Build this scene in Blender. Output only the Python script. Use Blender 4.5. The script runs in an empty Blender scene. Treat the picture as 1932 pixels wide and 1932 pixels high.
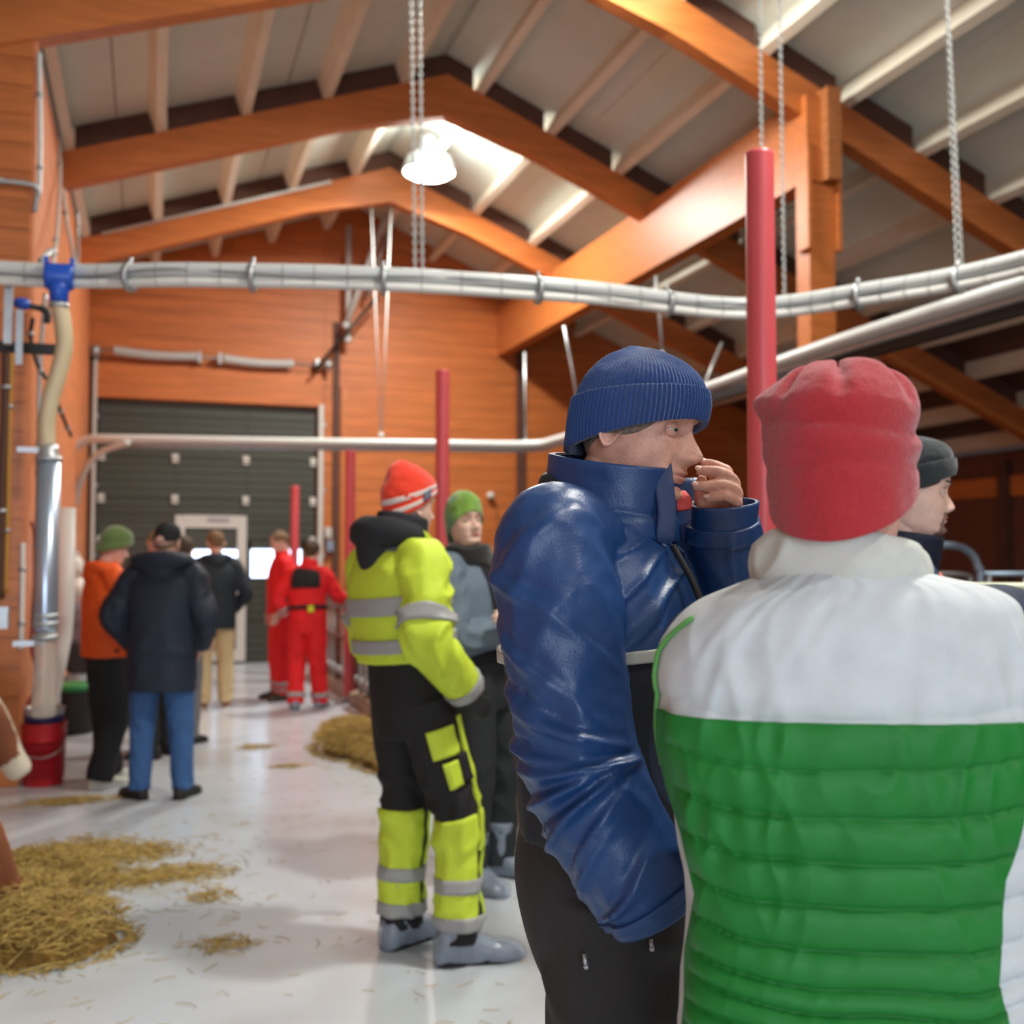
import bpy, bmesh, math, random
import numpy as np
from mathutils import Vector
random.seed(7)
rng = np.random.default_rng(7)
SC = bpy.context.scene
COL = SC.collection
pi = math.pi

# ------------------------------------------------------------------ camera
YAW, PITCH, FPX, CAMZ = math.radians(18.9), math.radians(2.63), 2000.0, 1.52
cam_data = bpy.data.cameras.new('camera')
cam_data.sensor_width = 36.0
cam_data.lens = 36.0 * FPX / 1932.0
cam_data.clip_start = 0.05
cam_data.clip_end = 100
cam_data.dof.use_dof = True
cam_data.dof.focus_distance = 1.70
cam_data.dof.aperture_fstop = 3.5
cam = bpy.data.objects.new('camera', cam_data)
cam.location = (0, 0, CAMZ)
cam.rotation_euler = (pi / 2 + PITCH, 0, -YAW)
COL.objects.link(cam)
SC.camera = cam

# ------------------------------------------------------------------ world, lights, exposure
SC.view_settings.view_transform = 'Standard'
SC.view_settings.look = 'None'
SC.view_settings.gamma = 1.0
SC.view_settings.use_curve_mapping = False
SC.view_settings.exposure = -0.08
SC.cycles.use_denoising = True
SC.cycles.max_bounces = 6
SC.cycles.diffuse_bounces = 4
SC.cycles.glossy_bounces = 3
SC.cycles.transparent_max_bounces = 12
SC.cycles.caustics_reflective = False
SC.cycles.caustics_refractive = False
SC.cycles.sample_clamp_indirect = 6.0
world = bpy.data.worlds.new('overcast_sky')
SC.world = world
world.use_nodes = True
world.node_tree.nodes['Background'].inputs[0].default_value = (0.75, 0.86, 1.0, 1)
world.node_tree.nodes['Background'].inputs[1].default_value = 1.0

def area_light(name, loc, rot, size, power, color, size_y=None, spread=180):
    d = bpy.data.lights.new(name, 'AREA')
    d.energy = power
    d.color = color
    d.size = size
    if size_y:
        d.shape = 'RECTANGLE'; d.size_y = size_y
    else:
        d.shape = 'DISK'
    d.spread = math.radians(spread)
    o = bpy.data.objects.new(name, d)
    o.location = loc; o.rotation_euler = rot
    COL.objects.link(o)
    return o

LAMPS = [(3.25, -3.0, 6.40), (3.25, 2.4, 6.40), (3.25, 7.6, 6.42), (3.25, 12.7, 6.50)]
LAMP_W = [170, 230, 70, 300]
WARM = (1.0, 0.985, 0.93)
for (x, y, z_), w in zip(LAMPS, LAMP_W):
    area_light('lamp_light', (x, y, z_ - 0.21), (0, 0, 0), 0.42, w, WARM)
for (x, y, z_), w in zip(LAMPS[1:], (230, 200, 120)):        # light spilling sideways and up from the same lamps
    d = bpy.data.lights.new('lamp_spill', 'POINT'); d.energy = w; d.color = WARM; d.shadow_soft_size = 0.2
    o = bpy.data.objects.new('lamp_spill', d); o.location = (x, y - 0.5, z_ - 0.02); COL.objects.link(o)
# added cool fill, standing in for daylight from an unseen opening behind the camera
area_light('cool_fill_light', (-1.2, -6.9, 2.1), (pi / 2, 0, 0), 3.4, 330, (0.72, 0.86, 1.0), 3.4)

# ------------------------------------------------------------------ camera maths (turns a pixel of the photograph and a depth into a point)
_r = np.array([math.cos(YAW), -math.sin(YAW), 0.0])
_f0 = np.array([math.sin(YAW), math.cos(YAW), 0.0])
_z = np.array([0.0, 0.0, 1.0])
_f = _f0 * math.cos(PITCH) + _z * math.sin(PITCH)
_u = -_f0 * math.sin(PITCH) + _z * math.cos(PITCH)
_C = np.array([0.0, 0.0, CAMZ])
def P(x, y, d):
    return _C + d * (_f + _r * (x - 966) / FPX - _u * (y - 966) / FPX)
def heading(alpha):
    """unit vector on the floor: 0 = away from the camera, 90 = to its right, 180 = towards it"""
    a = math.radians(alpha)
    return _f0 * math.cos(a) + _r * math.sin(a)
def proj(q):
    v = np.asarray(q) - _C
    return 966 + FPX * (v @ _r) / (v @ _f)
def PY(x, y, Y):
    v = _f + _r * (x - 966) / FPX - _u * (y - 966) / FPX
    return _C + v * (Y / v[1])

# ------------------------------------------------------------------ materials
_M = {}
def mat(name, color, rough=0.6, bump=0.0, bscale=60.0, var=0.0, vscale=4.0, metal=0.0, sss=0.0, alpha=1.0,
        stretch=(1, 1, 1), dirt=None, dirt_amt=0.0, dscale=2.0, coat=0.0, detail=3.0, sheen=0.0, emit=None, estr=0.0, trans=0.0, spec=0.5):
    if name in _M:
        return _M[name]
    m = bpy.data.materials.new(name)
    m.use_nodes = True
    nt = m.node_tree
    b = nt.nodes['Principled BSDF']
    L = nt.links.new
    def srgb(c):
        return tuple(((v / 255.0) / 12.92 if v / 255.0 <= 0.04045 else ((v / 255.0 + 0.055) / 1.055) ** 2.4) for v in c) + (1.0,)
    col = srgb(color)
    b.inputs['Base Color'].default_value = col
    b.inputs['Roughness'].default_value = rough
    b.inputs['Metallic'].default_value = metal
    b.inputs['Specular IOR Level'].default_value = spec
    if coat:
        b.inputs['Coat Weight'].default_value = coat
        b.inputs['Coat Roughness'].default_value = 0.15
    if sheen:
        b.inputs['Sheen Weight'].default_value = sheen
        b.inputs['Sheen Roughness'].default_value = 0.5
    if sss:
        b.inputs['Subsurface Weight'].default_value = sss
        b.inputs['Subsurface Radius'].default_value = (0.010, 0.004, 0.0025)
        b.inputs['Subsurface Scale'].default_value = 1.0
    if alpha < 1:
        b.inputs['Alpha'].default_value = alpha
    if trans:
        b.inputs['Transmission Weight'].default_value = trans
    if emit:
        b.inputs['Emission Color'].default_value = srgb(emit)
        b.inputs['Emission Strength'].default_value = estr
    tc = nt.nodes.new('ShaderNodeTexCoord')
    mp = nt.nodes.new('ShaderNodeMapping')
    mp.inputs['Scale'].default_value = stretch
    L(tc.outputs['Object'], mp.inputs['Vector'])
    cur = None
    if var > 0:
        n = nt.nodes.new('ShaderNodeTexNoise')
        n.inputs['Scale'].default_value = vscale
        n.inputs['Detail'].default_value = detail
        L(mp.outputs[0], n.inputs['Vector'])
        r = nt.nodes.new('ShaderNodeMapRange')
        r.inputs[1].default_value = 0.3; r.inputs[2].default_value = 0.7
        r.inputs[3].default_value = 1 - var; r.inputs[4].default_value = 1 + var
        L(n.outputs[0], r.inputs[0])
        x = nt.nodes.new('ShaderNodeMix'); x.data_type = 'RGBA'; x.blend_type = 'MULTIPLY'
        x.inputs[0].default_value = 1.0
        x.inputs[6].default_value = col
        L(r.outputs[0], x.inputs[7])
        cur = x.outputs[2]
    if dirt:
        n = nt.nodes.new('ShaderNodeTexNoise')
        n.inputs['Scale'].default_value = dscale
        n.inputs['Detail'].default_value = 6
        L(mp.outputs[0], n.inputs['Vector'])
        r = nt.nodes.new('ShaderNodeMapRange')
        r.inputs[1].default_value = 0.5; r.inputs[2].default_value = 0.72
        r.inputs[3].default_value = 0; r.inputs[4].default_value = dirt_amt
        L(n.outputs[0], r.inputs[0])
        x = nt.nodes.new('ShaderNodeMix'); x.data_type = 'RGBA'
        L(r.outputs[0], x.inputs[0])
        if cur is not None: L(cur, x.inputs[6])
        else: x.inputs[6].default_value = col
        x.inputs[7].default_value = srgb(dirt)
        cur = x.outputs[2]
    if cur is not None:
        L(cur, b.inputs['Base Color'])
    if bump > 0:
        n = nt.nodes.new('ShaderNodeTexNoise')
        n.inputs['Scale'].default_value = bscale
        n.inputs['Detail'].default_value = 3
        L(mp.outputs[0], n.inputs['Vector'])
        bp = nt.nodes.new('ShaderNodeBump')
        bp.inputs['Strength'].default_value = bump
        bp.inputs['Distance'].default_value = 0.01
        L(n.outputs[0], bp.inputs['Height'])
        L(bp.outputs[0], b.inputs['Normal'])
    _M[name] = m
    return m

# ------------------------------------------------------------------ geometry helpers
def nrm(v):
    v = np.asarray(v, float)
    return v / (np.linalg.norm(v, axis=-1, keepdims=True) + 1e-12)

def _hash(ix, iy, iz):
    n = (ix * 374761393 + iy * 668265263 + iz * 1440662683) & 0xffffffff
    n = ((n ^ (n >> 13)) * 1274126177) & 0xffffffff
    n = n ^ (n >> 16)
    return (n & 0xffff) / 32767.5 - 1.0
def noise3(p):
    p = np.asarray(p, float)
    i = np.floor(p).astype(np.int64); f = p - i
    u = f * f * (3 - 2 * f)
    x, y, zz = i[..., 0], i[..., 1], i[..., 2]
    a = 0
    for dx in (0, 1):
        for dy in (0, 1):
            for dz in (0, 1):
                w = (u[..., 0] if dx else 1 - u[..., 0]) * (u[..., 1] if dy else 1 - u[..., 1]) * (u[..., 2] if dz else 1 - u[..., 2])
                a = a + w * _hash(x + dx, y + dy, zz + dz)
    return a
def fbm(p, o=3):
    a, s, t = 0, 1.0, 0
    for k in range(o):
        a = a + s * noise3(p * 2 ** k + 13.7 * k); t += s; s *= 0.5
    return a / t
def ridge(p):
    return 1.0 - 2.0 * np.abs(noise3(p)) ** 0.8

class Mesh:
    """collects pieces of geometry, becomes ONE mesh object"""
    def __init__(s):
        s.v = []; s.f = []; s.mi = []; s.n = 0
    def add(s, v, f, mi=0):
        v = np.asarray(v, float).reshape(-1, 3)
        s.v.append(v)
        s.f += [tuple(i + s.n for i in q) for q in f]
        s.mi += [mi] * len(f)
        s.n += len(v)
        return s
    def grid(s, a, wu=False, wv=False, cap0=False, cap1=False, mi=0, flip=False):
        """a: (nu, nv, 3); wv wraps the second index; caps close first / last row"""
        nu, nv = a.shape[:2]
        f = []
        for i in range(nu if wu else nu - 1):
            i2 = (i + 1) % nu
            for j in range(nv if wv else nv - 1):
                j2 = (j + 1) % nv
                q = (i * nv + j, i * nv + j2, i2 * nv + j2, i2 * nv + j)
                f.append(q[::-1] if flip else q)
        if cap0:
            q = tuple(range(nv)); f.append(q if flip else q[::-1])
        if cap1:
            q = tuple((nu - 1) * nv + j for j in range(nv)); f.append(q[::-1] if flip else q)
        return s.add(a, f, mi)
    def box(s, c, size, rot=0.0, mi=0, ax=None):
        c = np.asarray(c, float); h = np.asarray(size, float) / 2
        if ax is None:
            ca, sa = math.cos(rot), math.sin(rot)
            ax = np.array([[ca, sa, 0], [-sa, ca, 0], [0, 0, 1.0]])
        p = []
        for sx in (-1, 1):
            for sy in (-1, 1):
                for sz in (-1, 1):
                    p.append(c + ax[0] * sx * h[0] + ax[1] * sy * h[1] + ax[2] * sz * h[2])
        f = [(0, 1, 3, 2), (4, 6, 7, 5), (0, 4, 5, 1), (2, 3, 7, 6), (0, 2, 6, 4), (1, 5, 7, 3)]
        return s.add(p, f, mi)
    def prism(s, poly, axis_vec, mi=0):
        """extrude a closed 3-D polygon along a vector"""
        poly = np.asarray(poly, float); n = len(poly)
        v = np.vstack([poly, poly + np.asarray(axis_vec, float)])
        f = [tuple(range(n))[::-1], tuple(range(n, 2 * n))]
        f += [(i, (i + 1) % n, n + (i + 1) % n, n + i) for i in range(n)]
        return s.add(v, f, mi)
    def rod(s, p, q, r, n=8, mi=0, r2=None):
        return s.pipe([p, q], r, n, mi, r2=r2)
    def pipe(s, pts, r, n=8, mi=0, r2=None):
        pts = np.asarray(pts, float)
        T = np.gradient(pts, axis=0); T = nrm(T)
        ref = np.array([0, 0, 1.0]) if abs(T[0][2]) < 0.9 else np.array([1.0, 0, 0])
        rows = []
        for k in range(len(pts)):
            a = nrm(np.cross(T[k], ref)); b = np.cross(a, T[k])
            ref = b if k else b
            rr = r if r2 is None else r + (r2 - r) * k / (len(pts) - 1)
            th = np.arange(n) * 2 * pi / n
            rows.append(pts[k] + rr * (np.cos(th)[:, None] * a + np.sin(th)[:, None] * b))
        return s.grid(np.array(rows), wv=True, cap0=True, cap1=True, mi=mi, flip=True)
    def lathe(s, c, prof, n=24, mi=0, axis=None, cap=True):
        """prof: list of (r, h) up the axis"""
        c = np.asarray(c, float)
        ax = nrm(axis) if axis is not None else np.array([0, 0, 1.0])
        ref = np.array([1.0, 0, 0]) if abs(ax[0]) < 0.9 else np.array([0, 1.0, 0])
        a = nrm(np.cross(ax, ref)); b = np.cross(ax, a)
        th = np.arange(n) * 2 * pi / n
        rows = [c + ax * h + r * (np.cos(th)[:, None] * a + np.sin(th)[:, None] * b) for r, h in prof]
        return s.grid(np.array(rows), wv=True, cap0=cap, cap1=cap, mi=mi)
    def ball(s, c, r, n=12, mi=0, ax=None):
        r = np.broadcast_to(np.asarray(r, float), (3,))
        if ax is None: ax = np.eye(3)
        ph = np.linspace(-pi / 2 + 1e-3, pi / 2 - 1e-3, n)
        th = np.arange(2 * n) * pi / n
        x = np.cos(ph)[:, None] * np.cos(th) * r[0]
        y = np.cos(ph)[:, None] * np.sin(th) * r[1]
        zz = np.broadcast_to(np.sin(ph)[:, None] * r[2], x.shape)
        a = np.asarray(c) + x[..., None] * ax[0] + y[..., None] * ax[1] + zz[..., None] * ax[2]
        return s.grid(a, wv=True, cap0=True, cap1=True, mi=mi)
    def data(s, name):
        me = bpy.data.meshes.new(name)
        v = np.vstack(s.v)
        me.from_pydata(v.tolist(), [], s.f)
        return me
    def obj(s, name, m, parent=None, base=None, smooth=True, remesh=None, sm_iter=0, fix=False):
        me = s.data(name)
        if any(s.mi):
            me.polygons.foreach_set('material_index', s.mi)
        o = bpy.data.objects.new(name, me)
        ms = m if isinstance(m, (list, tuple)) else [m]
        for q in ms: me.materials.append(q)
        if remesh:
            COL.objects.link(o)
            md = o.modifiers.new('r', 'REMESH'); md.mode = 'VOXEL'; md.voxel_size = remesh
            if sm_iter:
                sd = o.modifiers.new('s', 'SMOOTH'); sd.factor = 0.5; sd.iterations = sm_iter
            dg = bpy.context.evaluated_depsgraph_get()
            me2 = bpy.data.meshes.new_from_object(o.evaluated_get(dg))
            COL.objects.unlink(o)
            bpy.data.objects.remove(o); bpy.data.meshes.remove(me)
            me2.name = name
            me2.materials.clear()
            for q in ms: me2.materials.append(q)
            o = bpy.data.objects.new(name, me2); me = me2
        elif fix:
            bm = bmesh.new(); bm.from_mesh(me)
            bmesh.ops.recalc_face_normals(bm, faces=bm.faces[:])
            bm.to_mesh(me); bm.free()
        if base is not None:
            co = np.empty(len(me.vertices) * 3); me.vertices.foreach_get('co', co)
            co = co.reshape(-1, 3) - np.asarray(base, float)
            me.vertices.foreach_set('co', co.ravel())
        me.polygons.foreach_set('use_smooth', [bool(smooth)] * len(me.polygons))
        me.update()
        COL.objects.link(o)
        if parent is not None:
            o.parent = parent
        elif base is not None:
            o.location = tuple(base)
        return o

def tag(o, label=None, cat=None, group=None, kind=None):
    if label: o['label'] = label
    if cat: o['category'] = cat
    if group: o['group'] = group
    if kind: o['kind'] = kind
    return o
def empty(name, loc, label=None, cat=None, group=None):
    o = bpy.data.objects.new(name, None)
    o.empty_display_size = 0.1
    o.location = tuple(loc)
    COL.objects.link(o)
    return tag(o, label, cat, group)
def share(o, name, loc, parent=None, rot=None):
    c = o.copy(); c.name = name
    COL.objects.link(c)
    c.location = tuple(loc)
    if rot: c.rotation_euler = rot
    if parent is not None: c.parent = parent
    return c

def catmull(pts, n):
    pts = np.asarray(pts, float)
    k = len(pts)
    t = np.linspace(0, k - 1, n)
    return cat_at(pts, t)
def cat_at(pts, t):
    pts = np.asarray(pts, float)
    if pts.ndim == 1: pts = pts[:, None]
    k = len(pts)
    t = np.clip(t, 0, k - 1)
    i = np.clip(np.floor(t).astype(int), 0, k - 2); u = (t - i)[..., None]
    p1, p2 = pts[i], pts[i + 1]
    p0 = np.where((i == 0)[..., None], 2 * p1 - p2, pts[np.maximum(i - 1, 0)])
    p3 = np.where((i == k - 2)[..., None], 2 * p2 - p1, pts[np.minimum(i + 2, k - 1)])
    return 0.5 * (2 * p1 + (p2 - p0) * u + (2 * p0 - 5 * p1 + 4 * p2 - p3) * u ** 2 + (3 * p1 - p0 - 3 * p2 + p3) * u ** 3)

class Tube:
    """a swept elliptical skin: path points, radii (side, front), reference direction for angle 0"""
    def __init__(s, pts, rad, ref, n=2.0, disp=None, up=None):
        s.up = None if up is None else nrm(up)
        s.p = np.asarray(pts, float)
        s.r = np.asarray([(q, q) if np.isscalar(q) else q for q in rad], float)
        s.ref = np.asarray(ref, float); s.n = n; s.disp = disp
        d = np.linalg.norm(np.diff(s.p, axis=0), axis=1)
        s.cum = np.concatenate([[0], np.cumsum(d)])
        s.len = s.cum[-1]
    def t_of_s(s, sl):
        return np.interp(sl, s.cum, np.arange(len(s.p))) / (len(s.p) - 1)
    def eval(s, ts, ths, off=0.0):
        ts = np.atleast_1d(np.asarray(ts, float)); ths = np.atleast_1d(np.asarray(ths, float))
        k = (len(s.p) - 1)
        c = cat_at(s.p, ts * k)
        e = 0.02
        T = nrm(cat_at(s.p, np.minimum(ts * k + e, k)) - cat_at(s.p, np.maximum(ts * k - e, 0)))
        if s.up is not None: T = np.broadcast_to(s.up, T.shape)
        rad = np.maximum(cat_at(s.r, ts * k), 0.002)
        ref = s.ref if s.ref.ndim == 1 else nrm(cat_at(s.ref, ts * k))
        b = ref - T * np.sum(T * ref, -1, keepdims=True); b = nrm(b)
        a = np.cross(T, b)
        cs, sn = np.cos(ths), np.sin(ths)
        if s.n != 2.0:
            cs = np.sign(cs) * np.abs(cs) ** (2 / s.n); sn = np.sign(sn) * np.abs(sn) ** (2 / s.n)
        side = rad[:, 0][:, None] * sn; front = rad[:, 1][:, None] * cs
        base = c[:, None, :] + side[..., None] * a[:, None, :] + front[..., None] * b[:, None, :]
        nv = nrm((rad[:, 1][:, None] * sn)[..., None] * a[:, None, :] + (rad[:, 0][:, None] * cs)[..., None] * b[:, None, :])
        d = off
        if s.disp is not None:
            sl = np.interp(ts * k, np.arange(k + 1), s.cum)
            d = d + s.disp(ts[:, None] + 0 * ths[None, :], ths[None, :] + 0 * ts[:, None], sl[:, None] + 0 * ths[None, :], base)
        d = np.broadcast_to(np.asarray(d, float), base.shape[:2])
        return base + d[..., None] * nv
    def skin(s, M, nt=40, nth=32, t0=0.0, t1=1.0, off=0.0, mi=0):
        g = s.eval(np.linspace(t0, t1, nt), np.arange(nth) * 2 * pi / nth, off)
        return M.grid(g, wv=True, cap0=True, cap1=True, mi=mi)
    def patch(s, M, t0, t1, a0, a1, off=0.005, thick=0.008, nt=40, nth=60, mi=0):
        """slab whose angle limits a0(t), a1(t) change along the path"""
        ts = np.linspace(t0, t1, nt)
        o = np.concatenate([s.eval([t], np.linspace(a0(t), a1(t), nth), off) for t in ts], 0)
        i = np.concatenate([s.eval([t], np.linspace(a0(t), a1(t), nth), off - thick) for t in ts], 0)
        rows = np.concatenate([i[:1], o, i[-1:]], 0)
        left = np.concatenate([i[:1, :1], i[:, :1], i[-1:, :1]], 0)
        right = np.concatenate([i[:1, -1:], i[:, -1:], i[-1:, -1:]], 0)
        return M.grid(np.concatenate([left, rows, right], 1), mi=mi)
    def band(s, M, t0, t1, th0=0.0, th1=2 * pi, off=0.005, thick=0.008, nt=6, nth=48, mi=0, extra=None):
        """a slab lying on the skin; th range may wrap fully"""
        full = abs((th1 - th0) - 2 * pi) < 1e-6
        ts = np.linspace(t0, t1, nt)
        ths = th0 + (np.arange(nth) * 2 * pi / nth if full else np.linspace(0, th1 - th0, nth))
        oo = off if extra is None else off + extra(ts[:, None] + 0 * ths, ths[None, :] + 0 * ts[:, None])
        o = s.eval(ts, ths, oo); i = s.eval(ts, ths, off - thick)
        if full:
            loop = np.concatenate([o, i[::-1]], 0)
            return M.grid(loop, wu=True, wv=True, mi=mi)
        # closed slab: pad the edges with the inner surface
        nt_, nh = o.shape[:2]
        rows = np.concatenate([i[:1], o, i[-1:]], 0)
        left = np.concatenate([i[:1, :1], i[:, :1], i[-1:, :1]], 0)
        right = np.concatenate([i[:1, -1:], i[:, -1:], i[-1:, -1:]], 0)
        return M.grid(np.concatenate([left, rows, right], 1), mi=mi)
# ================================================================== THE BARN
M_floor = mat('painted_concrete', (196, 204, 212), 0.22, 0.04, 9, var=0.05, vscale=1.3, dirt=(150, 140, 128), dirt_amt=0.5, dscale=0.9, detail=6)
M_or = mat('orange_timber', (194, 114, 58), 0.40, 0.15, 14, var=0.16, vscale=3.0, stretch=(0.6, 6, 6), detail=5)
M_orb = mat('orange_boards', (196, 112, 54), 0.5, 0.25, 10, var=0.16, vscale=2.0, stretch=(0.7, 1, 7), detail=5)
M_orl = mat('orange_glancing_lit', (214, 132, 84), 0.6, 0.15, 12, var=0.10, vscale=2.0, stretch=(1, 0.7, 5))  # paler than the other orange: glancing light on the wall put into the colour
M_dark = mat('dark_stained_board', (88, 56, 44), 0.7, 0.1, 20, var=0.15, vscale=5)
M_redw = mat('dark_red_boards', (108, 66, 52), 0.7, 0.2, 12, var=0.15, vscale=3, stretch=(1, 5, 1))
M_pur = mat('cream_purlin', (236, 232, 214), 0.6, 0.05, 30, var=0.04)
M_roof = mat('grey_roof_panel', (222, 230, 222), 0.75, 0.04, 40, var=0.03)
M_zinc = mat('galvanised_steel', (178, 182, 184), 0.42, 0.05, 30, var=0.08, vscale=12, metal=0.7)
M_pvc = mat('white_pvc', (204, 208, 206), 0.35)
M_white = mat('white_plastic', (226, 226, 220), 0.4)
M_redp = mat('red_plastic_pipe', (210, 84, 90), 0.38, 0.02, 40, var=0.04)
M_door = mat('dark_green_grey_steel', (66, 70, 62), 0.5, 0.03, 60)
M_rub = mat('black_rubber', (26, 26, 28), 0.6)
M_alu = mat('white_aluminium', (206, 206, 200), 0.4)
M_glass = mat('daylit_window_pane', (235, 242, 250), 0.3, emit=(204, 224, 255), estr=4.5)
M_blue = mat('blue_plastic', (32, 84, 190), 0.35)
M_chain = mat('bright_chain', (205, 210, 208), 0.4, metal=0.3)

floor = tag(Mesh().box((4.5, 5.0, -0.06), (21, 25.4, 0.12)).obj('floor', M_floor, smooth=False), kind='structure')

RX, RZ, SL, SR = 3.0, 6.81, 0.35, 0.42
def seat(x):           # height of the rafters' top side
    return RZ - (SL * (RX - x) if x < RX else SR * (x - RX))
XL, XR, YB, YF = -0.86, 12.0, 16.3, -7.5

# darker slatted floor of the pen on the right
pf = tag(Mesh().box((7.1, 6.4, .006), (9.7, 19.6, .012)).obj('floor_pen', mat('slurry_concrete', (78, 66, 56), .6, .2, 20, var=.2, vscale=2), smooth=False), kind='structure')
for k in range(48):
    Mesh().box((2.45 + .2 * k, 6.4, .016), (.165, 19.5, .02)).obj('floor_slat', mat('slurry_concrete', (0, 0, 0)), pf, smooth=False)
# roof: ceiling slabs carry rafters, purlins and blocking boards as their pieces
ceil = Mesh()
for x0, x1 in ((-6.2, RX), (RX, 12.6)):
    for_y = YF - 0.4
    poly = [(x0, for_y, seat(x0) + 0.27), (x1, for_y, seat(x1) + 0.27), (x1, for_y, seat(x1) + 0.40), (x0, for_y, seat(x0) + 0.40)]
    ceil.prism(poly, (0, YB - for_y + 0.4, 0))
ceiling = tag(ceil.obj('ceiling', M_dark, smooth=False), kind='structure')
# underside panels with open joints
for y0, y1 in ((YF, 2.3), (2.3, 7.95), (7.95, 11.0), (11.0, 13.9), (13.9, YB)):
    for k in range(-3, 6):
        a, b = 0.05 + 1.66 * k - 0.415, 0.05 + 1.66 * (k + 1) - 0.415
        if k == -3: a = -6.1
        a, b = max(a, -6.1), min(b, 12.5)
        segs = [(a, b)] if not (a < RX < b) else [(a, RX), (RX, b)]
        for p, q in segs:
            m = Mesh().prism([(p + .006, y0 + .006, seat(p) + .25), (q - .006, y0 + .006, seat(q) + .25), (q - .006, y0 + .006, seat(q) + .275), (p + .006, y0 + .006, seat(p) + .275)], (0, y1 - y0 - .012, 0))
            m.obj('roof_panel', M_roof, ceiling, smooth=False)
RAF = [-6.0, -3.2, -0.4, 2.3, 5.1, 7.95, 11.0, 13.9]
def rafter(y):
    w, dp = 0.16, 0.345
    poly = [(-6.0, seat(-6.0)), (RX, RZ), (12.2, seat(12.2)), (12.2, seat(12.2) - dp)]
    # curved underside at the apex
    for x in np.linspace(RX + 1.1, RX - 1.1, 9):
        e = 1 - abs(x - RX) / 1.1
        poly.append((x, seat(x) - dp - 0.0 - 0.14 * e * e * 0 - 0.12 * e))
    poly.append((-6.0, seat(-6.0) - dp))
    pl = [(px_, y - w / 2, pz) for px_, pz in poly]
    return Mesh().prism(pl[::-1], (0, w, 0)).obj('rafter', M_or, ceiling, smooth=False)
for y in RAF: rafter(y)
PX = [0.05 + 0.83 * k for k in range(-7, 15) if abs(0.05 + 0.83 * k - RX) > 0.2]
for a, b in ((YF, 5.1), (5.1, 11.0), (11.0, YB)):
    for x in PX:
        sl = SL if x < RX else -SR
        n_ = math.atan(sl)
        ax = np.array([[math.cos(n_), 0, math.sin(n_)], [0, 1, 0], [-math.sin(n_), 0, math.cos(n_)]])
        c = np.array([x, (a + b) / 2, seat(x)]) + ax[2] * 0.118
        Mesh().box(c, (0.095, b - a - 0.01, 0.236), ax=ax).obj('purlin', M_pur, ceiling, smooth=False)
for y in [5.1, 7.95, 11.0, 13.9]:
    xs = [-0.8] + [x for x in PX if x > -0.75] + [12.0]
    for x0, x1 in zip(xs[:-1], xs[1:]):
        p, q = x0 + 0.06, x1 - 0.06
        if x0 < RX < x1: segs = [(p, RX), (RX, q)]
        else: segs = [(p, q)]
        for p, q in segs:
            Mesh().prism([(p, y - .03, seat(p) + .004), (q, y - .03, seat(q) + .004), (q, y - .03, seat(q) + .245), (p, y - .03, seat(p) + .245)], (0, .06, 0)).obj('blocking_board', M_dark, ceiling, smooth=False)
Mesh().rod((-0.6, 13.78, seat(-0.6) - .02), (2.2, 13.78, seat(2.2) - .02), 0.022).obj('conduit', M_pvc, ceiling)

# long glulam girder under the right slope and its post
g = empty('girder', (5.5, 12.0, 4.85), 'deep orange glulam girder running under the right roof slope to the back wall', 'beam')
def rel(m, name, mt, par, base, **k):
    return m.obj(name, mt, par, base=base, **k)
G0, G1 = np.array([5.50, 7.80, 4.85]), np.array([5.42, 16.28, 4.85])
dv = nrm(G1 - G0); sd = np.array([dv[1], -dv[0], 0])
for k in range(6):          # glued lamellas
    z0 = 4.85 + k * 0.128
    c = (G0 + G1) / 2 + np.array([0, 0, z0 - 4.85 + 0.064]) 
    rel(Mesh().box(c, (0.20 + 0.002 * (k % 2), np.linalg.norm(G1 - G0), 0.1275), ax=np.array([sd, dv, [0, 0, 1]])), 'lamella', M_or, g, (5.5, 12.0, 4.85), smooth=False)
pst = empty('post', (5.56, 7.92, 0), 'square orange timber post carrying the girder, bolted boards at its head', 'post')
rel(Mesh().box((5.56, 7.92, 2.42), (0.26, 0.2, 4.84)), 'shaft', M_or, pst, (5.56, 7.92, 0), smooth=False)
rel(Mesh().box((5.62, 7.78, 5.26), (0.14, 0.16, 0.82)), 'head_block', mat('raw_end_grain', (168, 104, 56), .7, .2, 20, var=.3, vscale=9, stretch=(1, 1, 5)), pst, (5.56, 7.92, 0), smooth=False)
for sx in (-0.155, 0.155):
    rel(Mesh().box((5.56 + sx, 7.86, 4.72), (0.04, 0.18, 0.95)), 'splice_board', M_or, pst, (5.56, 7.92, 0), smooth=False)

# gable wall at the back with the gate opening
DX0, DX1, DZ1 = -0.74, 2.42, 3.86
wb = Mesh()
for poly in ([(XL - .4, 0), (DX0, 0), (DX0, DZ1), (XL - .4, DZ1)], [(DX1, 0), (12.2, 0), (12.2, seat(12.2) + .3), (RX, RZ + .3), (DX1, seat(DX1) + .3)],
             [(XL - .4, DZ1), (DX1, DZ1), (DX1, seat(DX1) + .3), (XL - .4, seat(XL - .4) + .3)]):
    wb.prism([(x, YB, z_) for x, z_ in poly], (0, 0.18, 0))
wall_back = tag(wb.obj('wall_back', M_orb, smooth=False, fix=True), kind='structure')
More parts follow.
